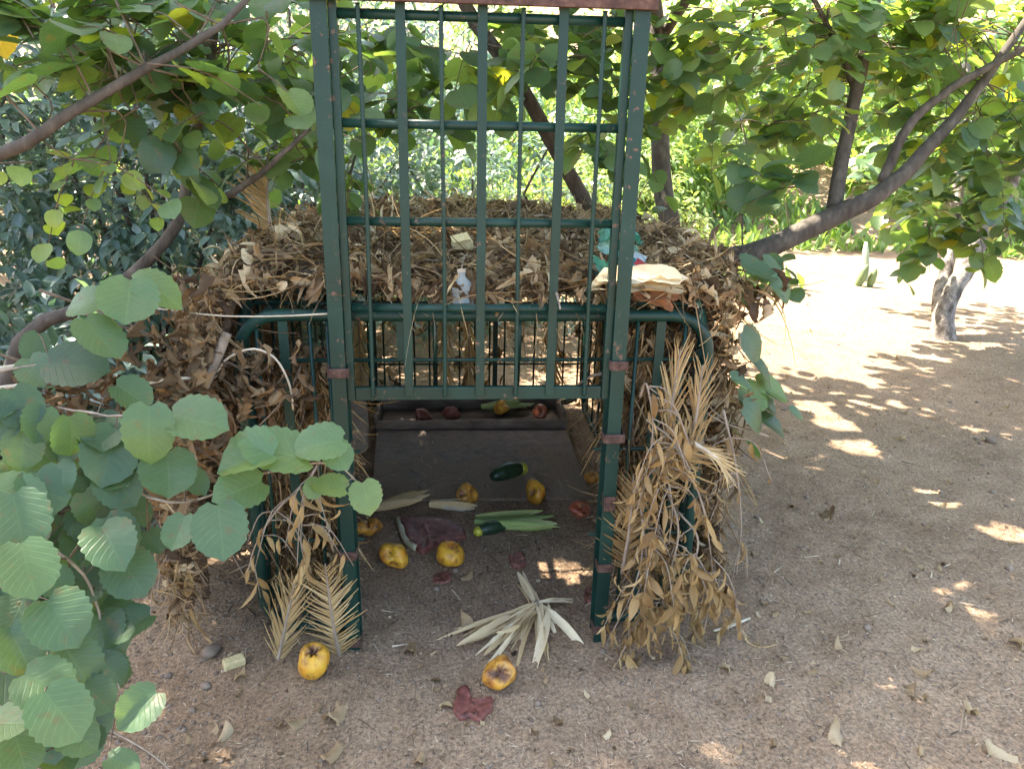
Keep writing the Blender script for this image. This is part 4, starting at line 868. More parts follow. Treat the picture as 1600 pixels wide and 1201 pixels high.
# ------------------------------------------------------------------ fruit and vegetables
def skin_mat(name, stops, rot, rot_lo=.52, rot_hi=.6, scale=18., rough=.4, flesh=(.42, .20, .05), pits=.4):
    m, t, ns, lk = M_new(name); tc = N(t, 'ShaderNodeTexCoord'); P = tc.outputs['Object']
    n1 = N(t, 'ShaderNodeTexNoise', inp={'Scale': scale, 'Detail': 4.}); lk.new(P, n1.inputs['Vector'])
    r1 = ramp(t, stops); lk.new(n1.outputs[0], r1.inputs[0]); col = r1.outputs[0]
    n2 = N(t, 'ShaderNodeTexNoise', inp={'Scale': scale*1.4, 'Detail': 6., 'Roughness': .65}); 
    mp = N(t, 'ShaderNodeMapping', inp={'Location': (3.1, 1.7, .4)}); lk.new(P, mp.inputs[0]); lk.new(mp.outputs[0], n2.inputs['Vector'])
    r2 = ramp(t, [(rot_lo, (0, 0, 0)), (rot_hi, (1, 1, 1))]); lk.new(n2.outputs[0], r2.inputs[0])
    rc = ramp(t, [(.5, rot), (.7, tuple(x*.35 for x in rot))]); lk.new(n2.outputs[0], rc.inputs[0])
    col = mixc(t, r2.outputs[0], col, rc.outputs[0])
    v = N(t, 'ShaderNodeTexVoronoi', inp={'Scale': scale*3.5}); lk.new(P, v.inputs['Vector'])
    rp_ = ramp(t, [(.10, (1, 1, 1)), (.2, (0, 0, 0))]); lk.new(v.outputs['Distance'], rp_.inputs[0])
    col = mixc(t, math_n(t, 'MULTIPLY', rp_.outputs[0], pits), col, (.06, .025, .012))
    at = N(t, 'ShaderNodeAttribute', attribute_name='bite'); rb = ramp(t, [(.38, flesh), (.5, (.20, .075, .025)), (.62, (.06, .022, .012))]); lk.new(n1.outputs[0], rb.inputs[0])
    col = mixc(t, at.outputs['Fac'], col, rb.outputs[0])
    bmp = N(t, 'ShaderNodeBump', inp={'Strength': .35, 'Distance': .004}); lk.new(n2.outputs[0], bmp.inputs['Height'])
    p = N(t, 'ShaderNodeBsdfPrincipled', inp={'Roughness': rough, 'Specular IOR Level': .4}); lk.new(col, p.inputs['Base Color']); lk.new(bmp.outputs[0], p.inputs['Normal'])
    o = N(t, 'ShaderNodeOutputMaterial'); lk.new(p.outputs[0], o.inputs[0]); return m
YEL = [(.3, (.50, .22, .02)), (.5, (.62, .35, .035)), (.7, (.52, .17, .02))]
ORG = [(.3, (.42, .16, .03)), (.55, (.58, .30, .04)), (.75, (.38, .12, .03))]
RED = [(.3, (.24, .05, .025)), (.55, (.32, .10, .05)), (.75, (.18, .045, .03))]
MAT['apple'] = skin_mat('yellow_apple_skin', YEL, (.26, .09, .022), .44, .68); MAT['apple_rot'] = skin_mat('bruised_apple_skin', ORG, (.17, .06, .02), .42, .66, flesh=(.55, .36, .12)); MAT['tomato'] = skin_mat('soft_red_skin', RED, (.14, .03, .02), .55, .65, rough=.3, pits=.1)
MAT['melon_flesh'] = skin_mat('watermelon_flesh', [(.3, (.11, .035, .028)), (.55, (.19, .062, .046)), (.75, (.30, .15, .11))], (.085, .03, .022), .5, .66, 38, .5, pits=.45)
MAT['rind'] = noise_mat('melon_rind', [(.3, (.30, .28, .16)), (.7, (.48, .45, .3))], 20, 4, .5, .2)
MAT['courgette'] = noise_mat('dark_courgette', [(.35, (.010, .022, .014)), (.6, (.02, .045, .022)), (.75, (.05, .085, .03))], 30, 4, .35, .15)
MAT['courgette_yellow'] = noise_mat('yellow_green_end', [(.35, (.22, .24, .03)), (.6, (.42, .38, .05))], 20, 3, .4, .15)
MAT['green_husk_one'] = leaf_mat('green_husk', [(0., (.16, .27, .06)), (.6, (.27, .36, .12)), (1., (.42, .44, .22))], True, trans=.2, tcol=(1.2, 1.3, .7), veins=0.)

def fruit(name, px, py, d_px, mat, label, cat='apple', bite=None, squash=.9, seed=0, axis=None, group=None, lift=0., stalk=True, lobes=0., z=None):
    c = on_ground(px, py+d_px*.28) if z is None else PG(px, py+d_px*.28, z); base = gz(c[0], c[1]) if z is None else z
    R_ = d_px/2*float((c-CAM)@CF)/1200; rg = np.random.default_rng(seed+90)
    ax = nrm(axis if axis is not None else rg.normal(0, 1, 3)+np.array([0, 0, .6])); B = basis(ax, tocam(c)); seg, ring = 26, 20; V = []; bt = []
    k = rg.normal(0, 1, (4, 3))*2; ph = rg.uniform(0, 6, 4)
    bd = None if bite is None else nrm(CR*bite[0]+CU*bite[1]-CF*bite[2])
    for i in range(ring+1):
        th = math.pi*i/ring
        for j in range(seg):
            f = 2*math.pi*j/seg; l = np.array([math.sin(th)*math.cos(f), math.cos(th), math.sin(th)*math.sin(f)])
            rr = 1+.085*sum(math.sin(k[q]@l+ph[q]) for q in range(4)) - .34*math.exp(-(th/.34)**2) - .22*math.exp(-((math.pi-th)/.3)**2) + lobes*math.cos(5*f)*math.sin(th)
            w = B@(l*np.array([1, squash, 1]))*rr; q_ = 0.
            if bd is not None:
                dd = nrm(w)@bd; lim = math.cos(bite[3])+.07*math.sin(f*5+th*4)
                if dd > lim:
                    q_ = min(1, (dd-lim)*14); w = w*(1-.5*min(1, (dd-lim)*7)-.06*math.sin(9*f+3*th))
            V.append(w*R_); bt.append(q_)
    V = np.array(V); V = V+np.array([c[0], c[1], base-V[:, 2].min()-.12*R_*0-.004+lift])
    F = [(i*seg+j, (i+1)*seg+j, (i+1)*seg+(j+1) % seg, i*seg+(j+1) % seg) for i in range(ring) for j in range(seg)]
    loops = np.array(F)
    ctr = V.mean(0); T = thing(name, (c[0], c[1], base), label, cat, group)
    me = mesh_np('flesh', V, loops.ravel(), np.arange(0, loops.size, 4), extra={'bite': np.array(bt)}); link('body', me, MAT[mat], T)
    if stalk:
        s0 = ctr+ax*R_*squash*.6; b = MB(); b.tube(spline([s0, s0+ax*R_*.25, s0+ax*R_*.55+CR*R_*.12], 5), [.0022, .0016], 5); b.build('stalk', MAT['twig'], T, smooth=True)
    return T
G_ = 'bait fruit scattered in the cage'
fruit('apple', 490, 1037, 48, 'apple', 'yellow nibbled apple on the dirt at the left post foot', bite=(.1, .8, .45, .55), seed=1, axis=(.2, -.35, 1), squash=1.02, group=G_)
fruit('apple', 778, 1057, 50, 'apple_rot', 'half-eaten brown apple in front of the dry husk bundle', bite=(.3, .3, .8, .75), seed=2, axis=(.3, -.6, .8), group=G_)
fruit('apple', 617, 873, 40, 'apple', 'yellow apple with a rotten lower half, left of the watermelon rind', bite=(.15, -.5, .8, .4), seed=3, axis=(-.3, -.5, .6), squash=1.1, group=G_)
fruit('apple', 704, 867, 42, 'apple', 'clean yellow pitted apple just below the watermelon rind', seed=4, axis=(.2, -.2, 1), group=G_)
fruit('apple', 577, 823, 38, 'apple_rot', 'brown-orange apple beside the left gate post under the green leaf', bite=(0, .3, .9, .4), seed=5, squash=.75, group=G_)
fruit('apple', 731, 776, 34, 'apple_rot', 'orange apple on the edge of the dark board left of the courgette', bite=(-.4, .4, .6, .5), seed=6, group=G_)
fruit('apple', 838, 773, 36, 'apple', 'halved yellow apple standing on edge right of the courgette', bite=(-.5, .1, .8, .55), seed=7, axis=(1, 0, .2), group=G_)
fruit('apple', 923, 747, 26, 'apple_rot', 'small orange apple beyond the right edge of the dark board', seed=8, bite=(.1, .4, .8, .3), group=G_)
fruit('tomato', 906, 797, 34, 'tomato', 'squashed red tomato at the right front corner of the board', 'tomato', seed=9, squash=.7, lobes=.06, bite=(0, .6, .6, .4), group=G_)
fruit('apple', 783, 640, 24, 'apple', 'yellow apple lying in the trough, centre', seed=10, group=G_, z=.06)
fruit('tomato', 845, 648, 26, 'tomato', 'dark red tomato in the right half of the trough', 'tomato', seed=11, group=G_, z=.06)
fruit('tomato', 705, 649, 30, 'melon_flesh', 'crushed red melon chunk in the left half of the trough', 'melon', seed=12, squash=.6, group=G_, z=.06, stalk=False)
fruit('tomato', 660, 652, 28, 'melon_flesh', 'dark red pulp at the left end of the trough', 'melon', seed=13, squash=.5, group=G_, z=.055, stalk=False)

def slab(name, pts_px, th, mat, label, cat, base=None, up=0., rim=None):
    """a thin irregular piece lying on the ground"""
    P = [on_ground(x, y, up) for x, y in pts_px]; c = np.mean(P, 0); n = len(P); T = thing(name, c, label, cat)
    Q = spline(P+[P[0]], 44)[:-1]; n = len(Q); V = []; Q = Q+RNG.normal(0, .0022, Q.shape)*np.array([1, 1, 0])
    sc = (1., .985, .94, .8, .62, .42, .2, .02)
    for k, s in enumerate(sc):
        for p in Q:
            q = c+(p-c)*s; h = th*(0, .55, .9, 1, .9, .8, .85, .85)[k]*(.75+.5*vn(q[0]*55, q[1]*55, 61))+th*.35*(vn(q[0]*140, q[1]*140, 62)-.5)*(k > 1); V.append((q[0], q[1], gz(q[0], q[1])+up+h-(.004 if k == 0 else 0)))
    F = [(k*n+i, k*n+(i+1) % n, (k+1)*n+(i+1) % n, (k+1)*n+i) for k in range(len(sc)-1) for i in range(n)]
    b = MB(); b.add(V, F); b.build('piece', MAT[mat], T, smooth=True)
    if rim:
        R0 = [np.array(P[i])+np.array([0, 0, th*.5+.0]) for i in rim]; b = MB(); b.tube(spline(R0, 12), th*.55, 8); b.build('rind', MAT['rind'], T, smooth=True)
    return T
slab('watermelon_slice', [(622, 814), (660, 812), (700, 815), (722, 828), (726, 842), (700, 848), (676, 858), (661, 868), (650, 860), (636, 850), (628, 832)], .022, 'melon_flesh', 'gnawed red watermelon slice with pale rind beside the yellow apples', 'watermelon', rim=(0, 10, 9, 8))
slab('watermelon_scrap', [(714, 1078), (730, 1074), (734, 1092), (752, 1096), (768, 1092), (772, 1104), (760, 1118), (752, 1130), (735, 1124), (718, 1124), (708, 1108)], .014, 'melon_flesh', 'crumbling red-brown melon scrap on the dirt below the half-eaten apple', 'watermelon')
slab('melon_crumb', [(795, 868), (815, 866), (822, 880), (812, 889), (798, 884)], .014, 'melon_flesh', 'small red melon crumb above the husk bundle', 'watermelon')
slab('melon_crumb', [(680, 898), (700, 895), (706, 906), (690, 912), (676, 909)], .008, 'melon_flesh', 'flattened red melon crumb below the clean yellow apple', 'watermelon')
slab('melon_crumb', [(912, 925), (926, 922), (930, 936), (916, 942)], .012, 'melon_flesh', 'red crumb beside the right gate post', 'watermelon')
MAT['bread'] = noise_mat('stale_bread', [(.3, (.40, .32, .15)), (.7, (.56, .47, .26))], 60, 6, .9, .8)
c = on_ground(366, 1038); b = MB(); b.obox((c[0], c[1], c[2]+.010), (.027, .012, .002), (-.008, .015, 0), (0, .002, .011)); o = b.build('bread_chunk', MAT['bread'], bevel=.004); tag(o, 'pale yellow chunk lying left of the palm fronds', 'bread')

def courgette(label, px0, px1, r, ends):
    a = on_ground(*px0); e = on_ground(*px1); a[2] += r*.8+ (.03 if ends == 'board' else 0); e[2] += r*.8+(.03 if ends == 'board' else 0); T = thing('courgette', (a+e)/2-np.array([0, 0, r]), label, 'courgette')
    P = spline([a, (a+e)/2+np.array([0, 0, r*.25]), e], 16); t = np.linspace(0, 1, 16); b = MB(); b.tube(P, r*np.clip(np.sin(math.pi*(t*.9+.06))**.45, .1, 1), 14); b.build('body', MAT['courgette'], T, smooth=True)
    u = nrm(e-a); b = MB(); b.tube([e-u*r*.6, e-u*r*.1, e+u*r*.25, e+u*r*.55], [r*.75, r*.78, r*.6, r*.2], 12); b.build('end', MAT['courgette_yellow'], T, smooth=True)
courgette('dark green courgette with a yellow end lying on the board', (768, 765), (818, 750), .036, 'board')
courgette('dark courgette with a split yellow end beside the green corn ear', (788, 830), (745, 838), .026, 'dirt')

MAT['husk_skin'] = noise_mat('fresh_husk', [(.3, (.15, .25, .06)), (.55, (.27, .36, .12)), (.75, (.42, .46, .22))], 9, 5, .5, .3, .003, stretch=(.4, 4, 4))
def husk(label, px0, px1, w, mats, tint, n=5, rise=.02, name='corn_ear', cat='corn'):
    a = on_ground(*px0); e = on_ground(*px1); L = np.linalg.norm(e-a); d = (e-a)/L; T = thing(name, a, label, cat)
    if n >= 5:
        P = spline([a+np.array([0, 0, rise]), (a+e)/2+np.array([0, 0, rise*1.2]), a+d*L*.9+np.array([0, 0, rise*.8])], 10); b = MB(); b.tube(P, [w*.3, w*.72, w*.7, w*.12], 10); b.build('cob', MAT['husk_skin'] if 'green' in mats else MAT['reed'], T, smooth=True)
    A = Leaves([strip_leaf(w_husk, 10, 2, bend=.15, fold=.2, curl=1.2, twist=.15*k, seed=k) for k in (-1, 0, 1)])
    for k in range(n*2):
        s = nrm(np.cross(d, [0, 0, 1.])); ang = (k/(2*n-1)-.5)*2.8; nn = np.array([0, 0, 1.])*math.cos(ang)+s*math.sin(ang)
        A.put(a+np.array([0, 0, rise])+nn*w*.62, nrm(d+nn*RNG.uniform(-.03, .12)+rvec(.07)), -nn+rvec(.25), np.array([L*(w/L)*RNG.uniform(3, 8), L*RNG.uniform(.6, 1.05), L*.6*(w/L)*5]), RNG.uniform(*tint))
    A.single(A.L, 'husk_leaf', MAT[mats], T)
husk('fresh green corn ear in its husk behind the small courgette', (742, 822), (876, 830), .036, 'green_husk_one', (.1, .9), 6, .018)
husk('dry husk ear lying across the front edge of the board, left', (585, 802), (668, 782), .03, 'husk_one', (.0, .5), 5, .02)
husk('dry pale husk ear right of the dry bundle at the board edge', (672, 794), (750, 800), .03, 'husk_one', (.2, .6), 5, .018)
husk('green-brown corn husk on the rim of the trough', (752, 660), (830, 655), .025, 'green_husk_one', (.5, 1.), 5, .085)
husk('flat pale dry corn husk on the roof edge right of the gate', (0, 0), (1, 1), .03, 'husk_one', (.5, 1.), 1) if False else None
# splayed dry husk bundle in front of the doorway
hb = on_ground(838, 955); T = thing('husk_bundle', hb, 'splayed bundle of dry pale corn husks in the doorway', 'corn husk'); A = Leaves([strip_leaf(w_husk, 12, 2, bend=b_, fold=.3, curl=c_, twist=tw, crumple=.008, seed=80+i) for i, (b_, tw, c_) in enumerate([(.5, .5, .7), (.9, -.9, 1.2), (.25, 1.2, 1.8), (-.3, .3, .9), (.6, -1.6, 1.4)])])
for ex, ey, w, tn in ((800, 888, .8, .6), (812, 905, .5, .4), (910, 935, .45, .7), (918, 1010, .6, .8), (905, 985, .65, .9), (850, 1048, .5, .35), (822, 1060, .7, .45), (838, 1045, .5, .55), (718, 1066, .6, .9), (698, 1008, .6, .2), (706, 1020, .7, .05), (725, 998, .6, .15), (740, 1040, .5, .25), (790, 1050, .6, .1), (750, 980, .6, .4), (862, 1030, .5, .15), (806, 1030, .7, .3), (770, 1010, .6, .0), (730, 1015, .5, .3), (760, 1030, .6, .2), (880, 965, .4, .5), (700, 1000, .4, .1)):
    for q in range(2):
        e = on_ground(ex+RNG.normal(0, 7), ey+RNG.normal(0, 5)); d = e-hb; L = np.linalg.norm(d)*RNG.uniform(.7 if q else 1.05, 1.18); s = hb+np.array([RNG.normal(0, .012), RNG.normal(0, .012), .012+RNG.uniform(0, .022)])
        A.put(s, nrm(e+np.array([0, 0, .010])-s+rvec(.012)), np.array([0, 0, 1.])+rvec(.55), np.array([.23*w*RNG.uniform(.5, 1.1), L, L*RNG.uniform(.3, .8)]), float(np.clip(tn+.25+RNG.normal(0, .15), 0, 1)))
A.single(A.L, 'husk_leaf', MAT['husk_one'], T); b = MB(); b.tube(spline([hb+np.array([0, .03, .02]), hb+np.array([0, 0, .03]), hb+np.array([.005, -.02, .02])], 6), [.005, .009, .004], 8); b.build('stub', MAT['stick'], T, smooth=True)

# ------------------------------------------------------------------ bits on the roof
def ribbon(name, label, cat, p0, p1, w, up, mats, tint, crump=.02, bend=.3, n=1, seed=0):
    T = thing(name, p0, label, cat); p0 = np.array(p0); p1 = np.array(p1); L = np.linalg.norm(p1-p0)
    A = Leaves([strip_leaf(lambda t: .5*min(1, .3+6*t, .3+6*(1-t)), 12, 3, bend=bend, fold=.2, crumple=crump, seed=seed+k) for k in range(2)])
    for k in range(n): A.put(p0+rvec(.008), nrm(p1-p0+rvec(.02)), np.array(up)+rvec(.2), np.array([w*RNG.uniform(.7, 1.), L*RNG.uniform(.85, 1.), L*.6]), RNG.uniform(*tint))
    A.single(A.L, 'piece', mats, T); return T
def plain_sheet(name, stops, rough=.35, trans=.3):
    return leaf_mat(name, stops, True, trans=trans, tcol=(1.1, 1.1, 1.1), veins=0., rough=rough, spec=.5)
MAT['net'] = plain_sheet('green_net', [(0., (.02, .16, .11)), (.5, (.06, .27, .20)), (1., (.25, .45, .38))]); MAT['stripebag'] = plain_sheet('printed_bag', [(0., (.45, .05, .06)), (.5, (.1, .42, .5)), (1., (.5, .62, .68))]); MAT['film'] = plain_sheet('clear_film', [(0., (.3, .38, .34)), (1., (.5, .58, .54))])
T = thing('net_bag', on_roof(948, 405, .05), 'crumpled green mesh bag on the roof behind the right gate bars', 'bag')
A = Leaves([strip_leaf(w_oval, 12, 4, bend=b_, fold=.1, curl=.6, crumple=.05, seed=200+i) for i, b_ in enumerate((.9, 1.5, -.6))])
nb = on_roof(948, 405, .05)
for _ in range(16): p = nb+rvec()*np.array([.035, .03, .014])+np.array([0, 0, .01]); A.put(p+rvec(.02), rvec(), rvec()+tocam(p), RNG.uniform(.045, .08), RNG.random())
A.single(A.L, 'fold', MAT['net'], T)
T = ribbon('striped_bag', 'small striped bag of red and blue on the roof beside the right post', 'bag', on_roof(985, 402, .06), on_roof(1022, 428, .06), .05, tocam(PY(1000, 410, .5)), MAT['stripebag'], (.5, .55)); ribbon.__doc__
A = Leaves([strip_leaf(lambda t: .5, 8, 1, bend=.3, fold=.1, crumple=.01, seed=4)]); A.put(on_roof(992, 410, .06)+np.array([0, -.012, .006]), on_roof(1026, 434, .06)-on_roof(992, 410, .06), tocam(PY(1000, 410, .5)), np.array([.02, .075, .05]), 0.); A.put(on_roof(984, 400, .06)+np.array([0, -.012, .012]), on_roof(1012, 414, .06)-on_roof(984, 400, .06), tocam(PY(1000, 410, .5)), np.array([.018, .06, .05]), 1.); A.single(A.L, 'stripe', MAT['stripebag'], T)
MAT['bottle'], t_, _, lk_ = M_new('clear_bottle'); p_ = N(t_, 'ShaderNodeBsdfPrincipled', inp={'Base Color': (.86, .95, .91, 1), 'Roughness': .08, 'Transmission Weight': .72, 'IOR': 1.15, 'Specular IOR Level': .6}); o_ = N(t_, 'ShaderNodeOutputMaterial'); lk_.new(p_.outputs[0], o_.inputs[0])
T = thing('plastic_bottle', PY(724, 488, .07), 'clear plastic bottle hanging behind the middle bars at the roof front', 'bottle'); pt, pb = PY(721, 424, .10), PY(725, 488, .075); b = MB()
b.tube([pt+(pb-pt)*k for k in (0., .08, .14, .26, .36, .5, .55, .6, .8, .85, .9, 1.)], [.010, .010, .011, .024, .031, .031, .029, .031, .031, .029, .031, .026], 14); b.build('body', MAT['bottle'], T, smooth=True)
b = MB(); b.tube([pt-(pb-pt)*.06, pt+(pb-pt)*.03], .012, 10); b.build('cap', MAT['reed'], T); b = MB(); b.tube(spline([pt-(pb-pt)*.05, pt+np.array([.01, .06, .03]), pt+np.array([.03, .12, .02])], 8), .0015, 4); b.build('wire', MAT['stick'], T)
ribbon('corn_husk', 'broad pale dry corn husk on the roof right of the gate', 'corn husk', on_roof(930, 442, .05), on_roof(1085, 436, .05), .07, (0, -.5, 1), MAT['husk_one'], (.5, 1.), .02, n=5)
ribbon('rusty_husk', 'rusty orange husk under the pale husk on the roof right', 'corn husk', on_roof(985, 464, .05), on_roof(1068, 462, .05), .05, (0, -.8, 1), leaf_mat('rusty_husk', [(0., (.30, .12, .05)), (1., (.38, .17, .08))], True, trans=.1, veins=0., rough=.7), (0., 1.), .02, n=2)
T = thing('carton', on_roof(722, 380, .04), 'small crumpled cream carton lying on the back of the roof', 'carton'); b = MB(); p = on_roof(722, 380, .05); b.obox(p, (.03, .006, 0), (-.005, .025, .004), (0, -.003, .014)); b.build('box', MAT['bread'], T, bevel=.004)
b = MB(); b.obox(p+np.array([-.006, -.018, .019]), (.026, .008, .005), (-.005, .02, .008), (.0, -.001, .0015)); b.build('flap', MAT['bread'], T)

# ------------------------------------------------------------------ sticks, reeds and twine
def stick(name, label, cat, path, r, mat, group=None):
    b = MB(); b.tube(spline(path, 18), r, 7); o = b.build(name, MAT[mat], smooth=True); return tag(o, label, cat, group)
stick('dead_stick', 'grey forked stick leaning on the left brush beside the green corner tube', 'stick', [PY(355, 520, .0), PY(335, 570, -.03), PY(310, 620, -.06), PY(275, 655, -.08)], [.013, .012, .010], 'stick')
stick('twine', 'taut pale twine running left from the cage roof', 'twine', [PY(245, 482, -.02), PY(340, 493, 0), PY(430, 494, .0), PY(515, 490, -.0)], .0022, 'reed')
stick('bent_wire', 'white wire arched over the dead leaves left of the gate', 'wire', [PY(335, 590, -.02), PY(355, 560, -.03), PY(395, 545, -.03), PY(430, 560, -.03), PY(452, 600, -.02), PY(458, 640, .0)], .003, 'reed')
for k, (a, b_, lab) in enumerate((((-10, 577), (100, 566), 'pale reed at the far left above the brown dead leaves'), ((0, 606), (150, 592), 'thin reed below the thick reed at the far left'), ((210, 603), (300, 590), 'short pale reed beside the left brush'), ((50, 682), (165, 684), 'thin pale reed under the brown dead leaves at the left'))):
    stick('reed', lab, 'reed', [PD(a[0], a[1], 1.78), (PD(*a, 1.78)+PD(*b_, 1.85))/2+np.array([0, 0, .004]), PD(b_[0], b_[1], 1.85)], [.005, .0045, .004], 'reed', 'reeds left of the cage')
stick('fallen_twig', 'thin bent twig on the dirt in the lower left corner', 'twig', [on_ground(150, 1130, .02), on_ground(200, 1155, .012), on_ground(240, 1180, .01), on_ground(280, 1215, .01)], [.003, .002], 'stick')
stick('white_stalk', 'bright bleached stalk on the dirt beside the right panel', 'stalk', [on_ground(1115, 985, .012), on_ground(1140, 978, .012), on_ground(1172, 965, .012)], [.003, .006, .003], 'reed')
# brown dead leaf clusters at the left
def cluster(label, px, py, t, n, spread, size, tint):
    p = PD(px, py, t); T = thing('dead_leaf_cluster', p, label, 'dead leaves', 'dead leaf clusters at the left'); A = Leaves(DRY)
    for _ in range(int(n*2.2)):
        q = p+rvec()*np.array(spread); A.put(q, nrm(rvec(.6)+np.array([0, 0, -.9])), rvec(), RNG.uniform(.45, .95)*size*np.array([RNG.uniform(.4, .9), 1, 1]), min(1, RNG.uniform(*tint)+.2*RNG.random()**3))
    A.single(A.L, 'leaf', MAT['dry_one'], T); b = MB(); b.tube(spline([p+np.array([-.25, 0, .12]), p+np.array([-.1, .02, .05]), p, p+np.array([.1, 0, -.08])], 8), [.004, .002], 5); b.build('twig', MAT['twig'], T, smooth=True)
cluster('reddish brown dead leaves hanging right of the flat green leaves', 245, 530, 1.85, 34, (.06, .05, .07), .085, (.0, .4)); cluster('brown dead leaf clump at the far left edge', 20, 630, 1.7, 16, (.07, .05, .03), .075, (.05, .5)); cluster('brown dead leaves between the reeds', 130, 610, 1.8, 22, (.08, .05, .04), .08, (.0, .35)); cluster('shrivelled dead leaves beside the leaning stick', 300, 560, 1.95, 30, (.05, .05, .08), .08, (.2, .7)); cluster('dead brown tuft behind the light green leaves', 290, 690, 1.85, 30, (.06, .05, .08), .09, (.1, .6))
cluster('dull brown dead leaves above the arched wire', 400, 590, 1.98, 26, (.06, .03, .05), .08, (.0, .5))

# ------------------------------------------------------------------ litter on the ground
A = Leaves([CHIP[0]])
MAT['litter_mass'] = leaf_mat('pale_litter', [(0., (.06, .042, .03)), (.4, (.25, .18, .125)), (.8, (.42, .32, .22)), (1., (.54, .43, .31))], False, trans=.05, veins=0., rough=.8, spec=.2)
def near_xy():
    while True:
        x = RNG.uniform(-1.7, 4.2); y = RNG.uniform(-1.2, 5.5)
        if RNG.random() < 1.1/(1+.35*max(0, y+.3)**1.4): return x, y
for _ in range(60000):
    x, y = near_xy(); a = RNG.uniform(0, 6.28); L = RNG.uniform(.006, .024)*(1 if RNG.random() < .93 else 2.); A.put((x, y, gz(x, y)+.002), (math.cos(a), math.sin(a), RNG.normal(0, .12)), np.array([0, 0, 1.])+rvec(.3), np.array([.034*RNG.uniform(.5, 1.3), L, L]), np.clip(RNG.normal(.55, .4), 0, 1))
o = A.joined(A.L, 'straw_litter', MAT['litter_mass'], None); tag(o, 'tiny straw and twig litter strewn over the dirt', 'litter', kind='stuff')
A = Leaves(STRIP)
for _ in range(1100):
    x, y = near_xy(); a = RNG.uniform(0, 6.28); L = RNG.uniform(.03, .11); A.put((x, y, gz(x, y)+.004), (math.cos(a), math.sin(a), .03), np.array([0, 0, 1.])+rvec(.3), np.array([.06*RNG.uniform(.5, 1.6), L, L*.25]), np.clip(RNG.normal(.5, .3), 0, 1))
for _ in range(260):
    x, y = RNG.uniform(-.36, .42), RNG.uniform(.0, 1.5); a = RNG.uniform(0, 6.28); L = RNG.uniform(.03, .1); A.put((x, y, gz(x, y)+(.004 if y < .9 else .05)), (math.cos(a), math.sin(a), .03), np.array([0, 0, 1.])+rvec(.3), np.array([.05*RNG.uniform(.5, 1.6), L, L*.25]), np.clip(RNG.normal(.55, .3), 0, 1))
o = A.joined(A.L, 'loose_straws', MAT['litter_mass'], None); tag(o, 'loose dry straws lying over the dirt', 'litter', kind='stuff')
A = Leaves([CHIP[1]])
for _ in range(2600):
    x, y = near_xy(); a = RNG.uniform(0, 6.28); L = RNG.uniform(.006, .018); A.put((x, y, gz(x, y)+.003), (math.cos(a), math.sin(a), RNG.normal(0, .25)), np.array([0, 0, 1.])+rvec(.4), L, np.clip(RNG.normal(.55, .3), 0, 1))
o = A.joined(A.L, 'leaf_crumbs', MAT['dry_mass'], None); tag(o, 'crumbled bits of dead leaf on the dirt', 'litter', kind='stuff')
def ico(seed):
    rg = np.random.default_rng(seed); V = []; seg, ring = 7, 5
    for i in range(ring+1):
        th = math.pi*i/ring
        for j in range(seg): f = 6.2832*j/seg; V.append(np.array([math.sin(th)*math.cos(f), math.sin(th)*math.sin(f), .65*math.cos(th)])*(1+rg.normal(0, .13)*(0 < i < ring)))
    q = [(i*seg+j, (i+1)*seg+j, (i+1)*seg+(j+1) % seg, i*seg+(j+1) % seg) for i in range(ring) for j in range(seg)]
    return Tmpl(V, q, [(0, 0)]*len(V))
CL = [ico(k) for k in range(4)]; A = Leaves(CL)
for _ in range(3200):
    x, y = near_xy(); s = RNG.uniform(.002, .007)*(1 if RNG.random() < .95 else 2.2); A.put((x, y, gz(x, y)+s*.2), rvec()*np.array([1, 1, .1]), (0, 0, 1), s, RNG.random())
for _ in range(420):
    x, y = RNG.uniform(-1.5, -.55), RNG.uniform(-.5, .6); s = RNG.uniform(.002, .008); A.put((x, y, gz(x, y)+s*.2), rvec()*np.array([1, 1, .1]), (0, 0, 1), s, RNG.random())
o = A.joined(A.L, 'dirt_crumbs', MAT['clod'], None); tag(o, 'small clods and grit on the trodden dirt', 'grit', kind='stuff')
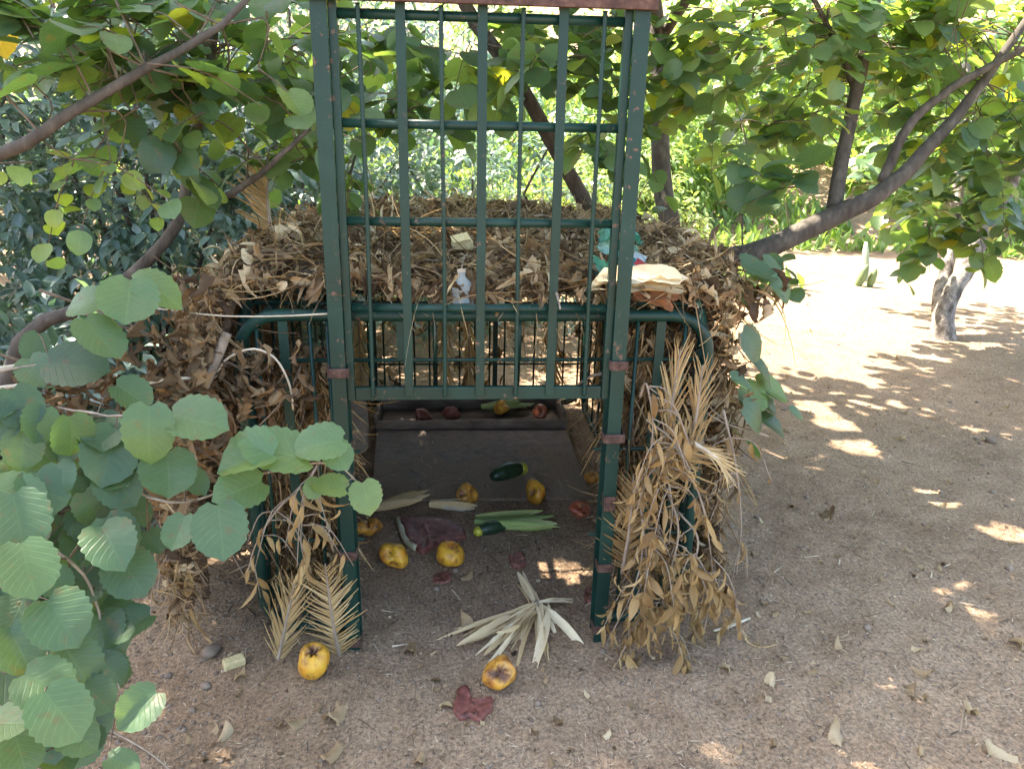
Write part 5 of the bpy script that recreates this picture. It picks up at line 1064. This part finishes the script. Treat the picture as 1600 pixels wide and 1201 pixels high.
# leaves one can pick out
def fallen(px, py, w, tn, label=None, k=None, flat=.35):
    p = on_ground(px, py); s = w*float((p-CAM)@CF)/1200*1.05; a = RNG.uniform(0, 6.28); B_ = Leaves(FLATDRY); d = np.array([math.cos(a), math.sin(a), .05])
    B_.put(p+np.array([0, 0, .006+.06*s])-d*s*.5, d, np.array([0, 0, -1. if flat > .2 else 1.])+rvec(flat*.6), s, tn, k); o = B_.single(B_.L, 'fallen_leaf', MAT['dry_one'], None)[0]
    tag(o, label or 'small dry leaf lying flat on the trodden path', 'fallen leaf', 'dry leaves fallen on the path')
for a in ((1296, 808, 26, .35, 'orange-brown dead leaf alone on the path right of the cage'), (1515, 1112, 36, .98, 'pale round dead leaf near the lower right corner'), (1300, 1148, 36, .9, 'pale buff curled leaf near the bottom right of centre'), (523, 1125, 48, .85, 'pale split dead leaf with a stalk at the bottom, left of centre'), (350, 1147, 32, .9, 'beige folded leaf at the bottom left'), (460, 1135, 34, .75, 'greyish torn leaf between the two beige leaves at the bottom'),
          (1440, 1055, 34, .85, 'beige leaf on the path at the lower right'), (1135, 1048, 22, .9, 'small pale leaf right of the wilted branches'), (1205, 1065, 20, .95, 'small triangular pale leaf on the lower path'), (1306, 1008, 20, .85, 'folded straw-coloured leaf on the path below the orange leaf'), (1588, 1010, 24, .9, 'pale leaf cut by the right edge of the picture'), (695, 1108, 24, .95, 'pale round chip left of the melon scrap'), (645, 1018, 34, .6, 'dull green-yellow leaf between the gate post and the husks'),
          (728, 978, 30, .7, 'grey dried leaf in the doorway left of the husk bundle'), (680, 1067, 16, .4, 'small orange leaf left of the half-eaten apple'), (730, 903, 22, .6, 'tan leaf piece below the clean yellow apple'), (378, 1062, 22, .85, 'small pale leaf just below the yellow chunk'), (520, 1185, 50, .8, 'bleached crumpled leaf at the bottom edge'), (660, 1190, 30, .8, 'small bleached leaf at the bottom edge right of the crumpled one'), (1560, 1180, 50, .95, 'large pale leaf in the bottom right corner')):
    fallen(*a)
for _ in range(60):
    x = RNG.uniform(1120, 1600); y = 520+RNG.random()**1.3*660; fallen(x, y, 7+12*(y-450)/700*RNG.uniform(.4, 1.), np.clip(RNG.normal(.8, .18), 0, 1))
for _ in range(26): fallen(RNG.uniform(230, 1000), RNG.uniform(1020, 1195), RNG.uniform(8, 16), np.clip(RNG.normal(.6, .25), 0, 1), 'small curled dry leaf on the dirt in front of the cage')
for i, (px, py, s) in enumerate(((322, 1072, .016), (330, 1020, .03), (300, 1110, .012), (1225, 640, .02), (1548, 690, .03), (1470, 770, .015))):
    c = on_ground(px, py); o = lump('dirt_clod', (c[0], c[1], c[2]+s*.3), (s, s*.8, s*.6), MAT['clod'], None, 40+i, .15, rz=i)
    tag(o, ('round clod left of the fronds', 'larger clod beside the yellow chunk', 'small clod at the lower left', 'pale stone on the path beside the right brush', 'stone on the shaded path at the far right', 'small stone on the path right of centre')[i], 'clod', 'clods on the dirt')
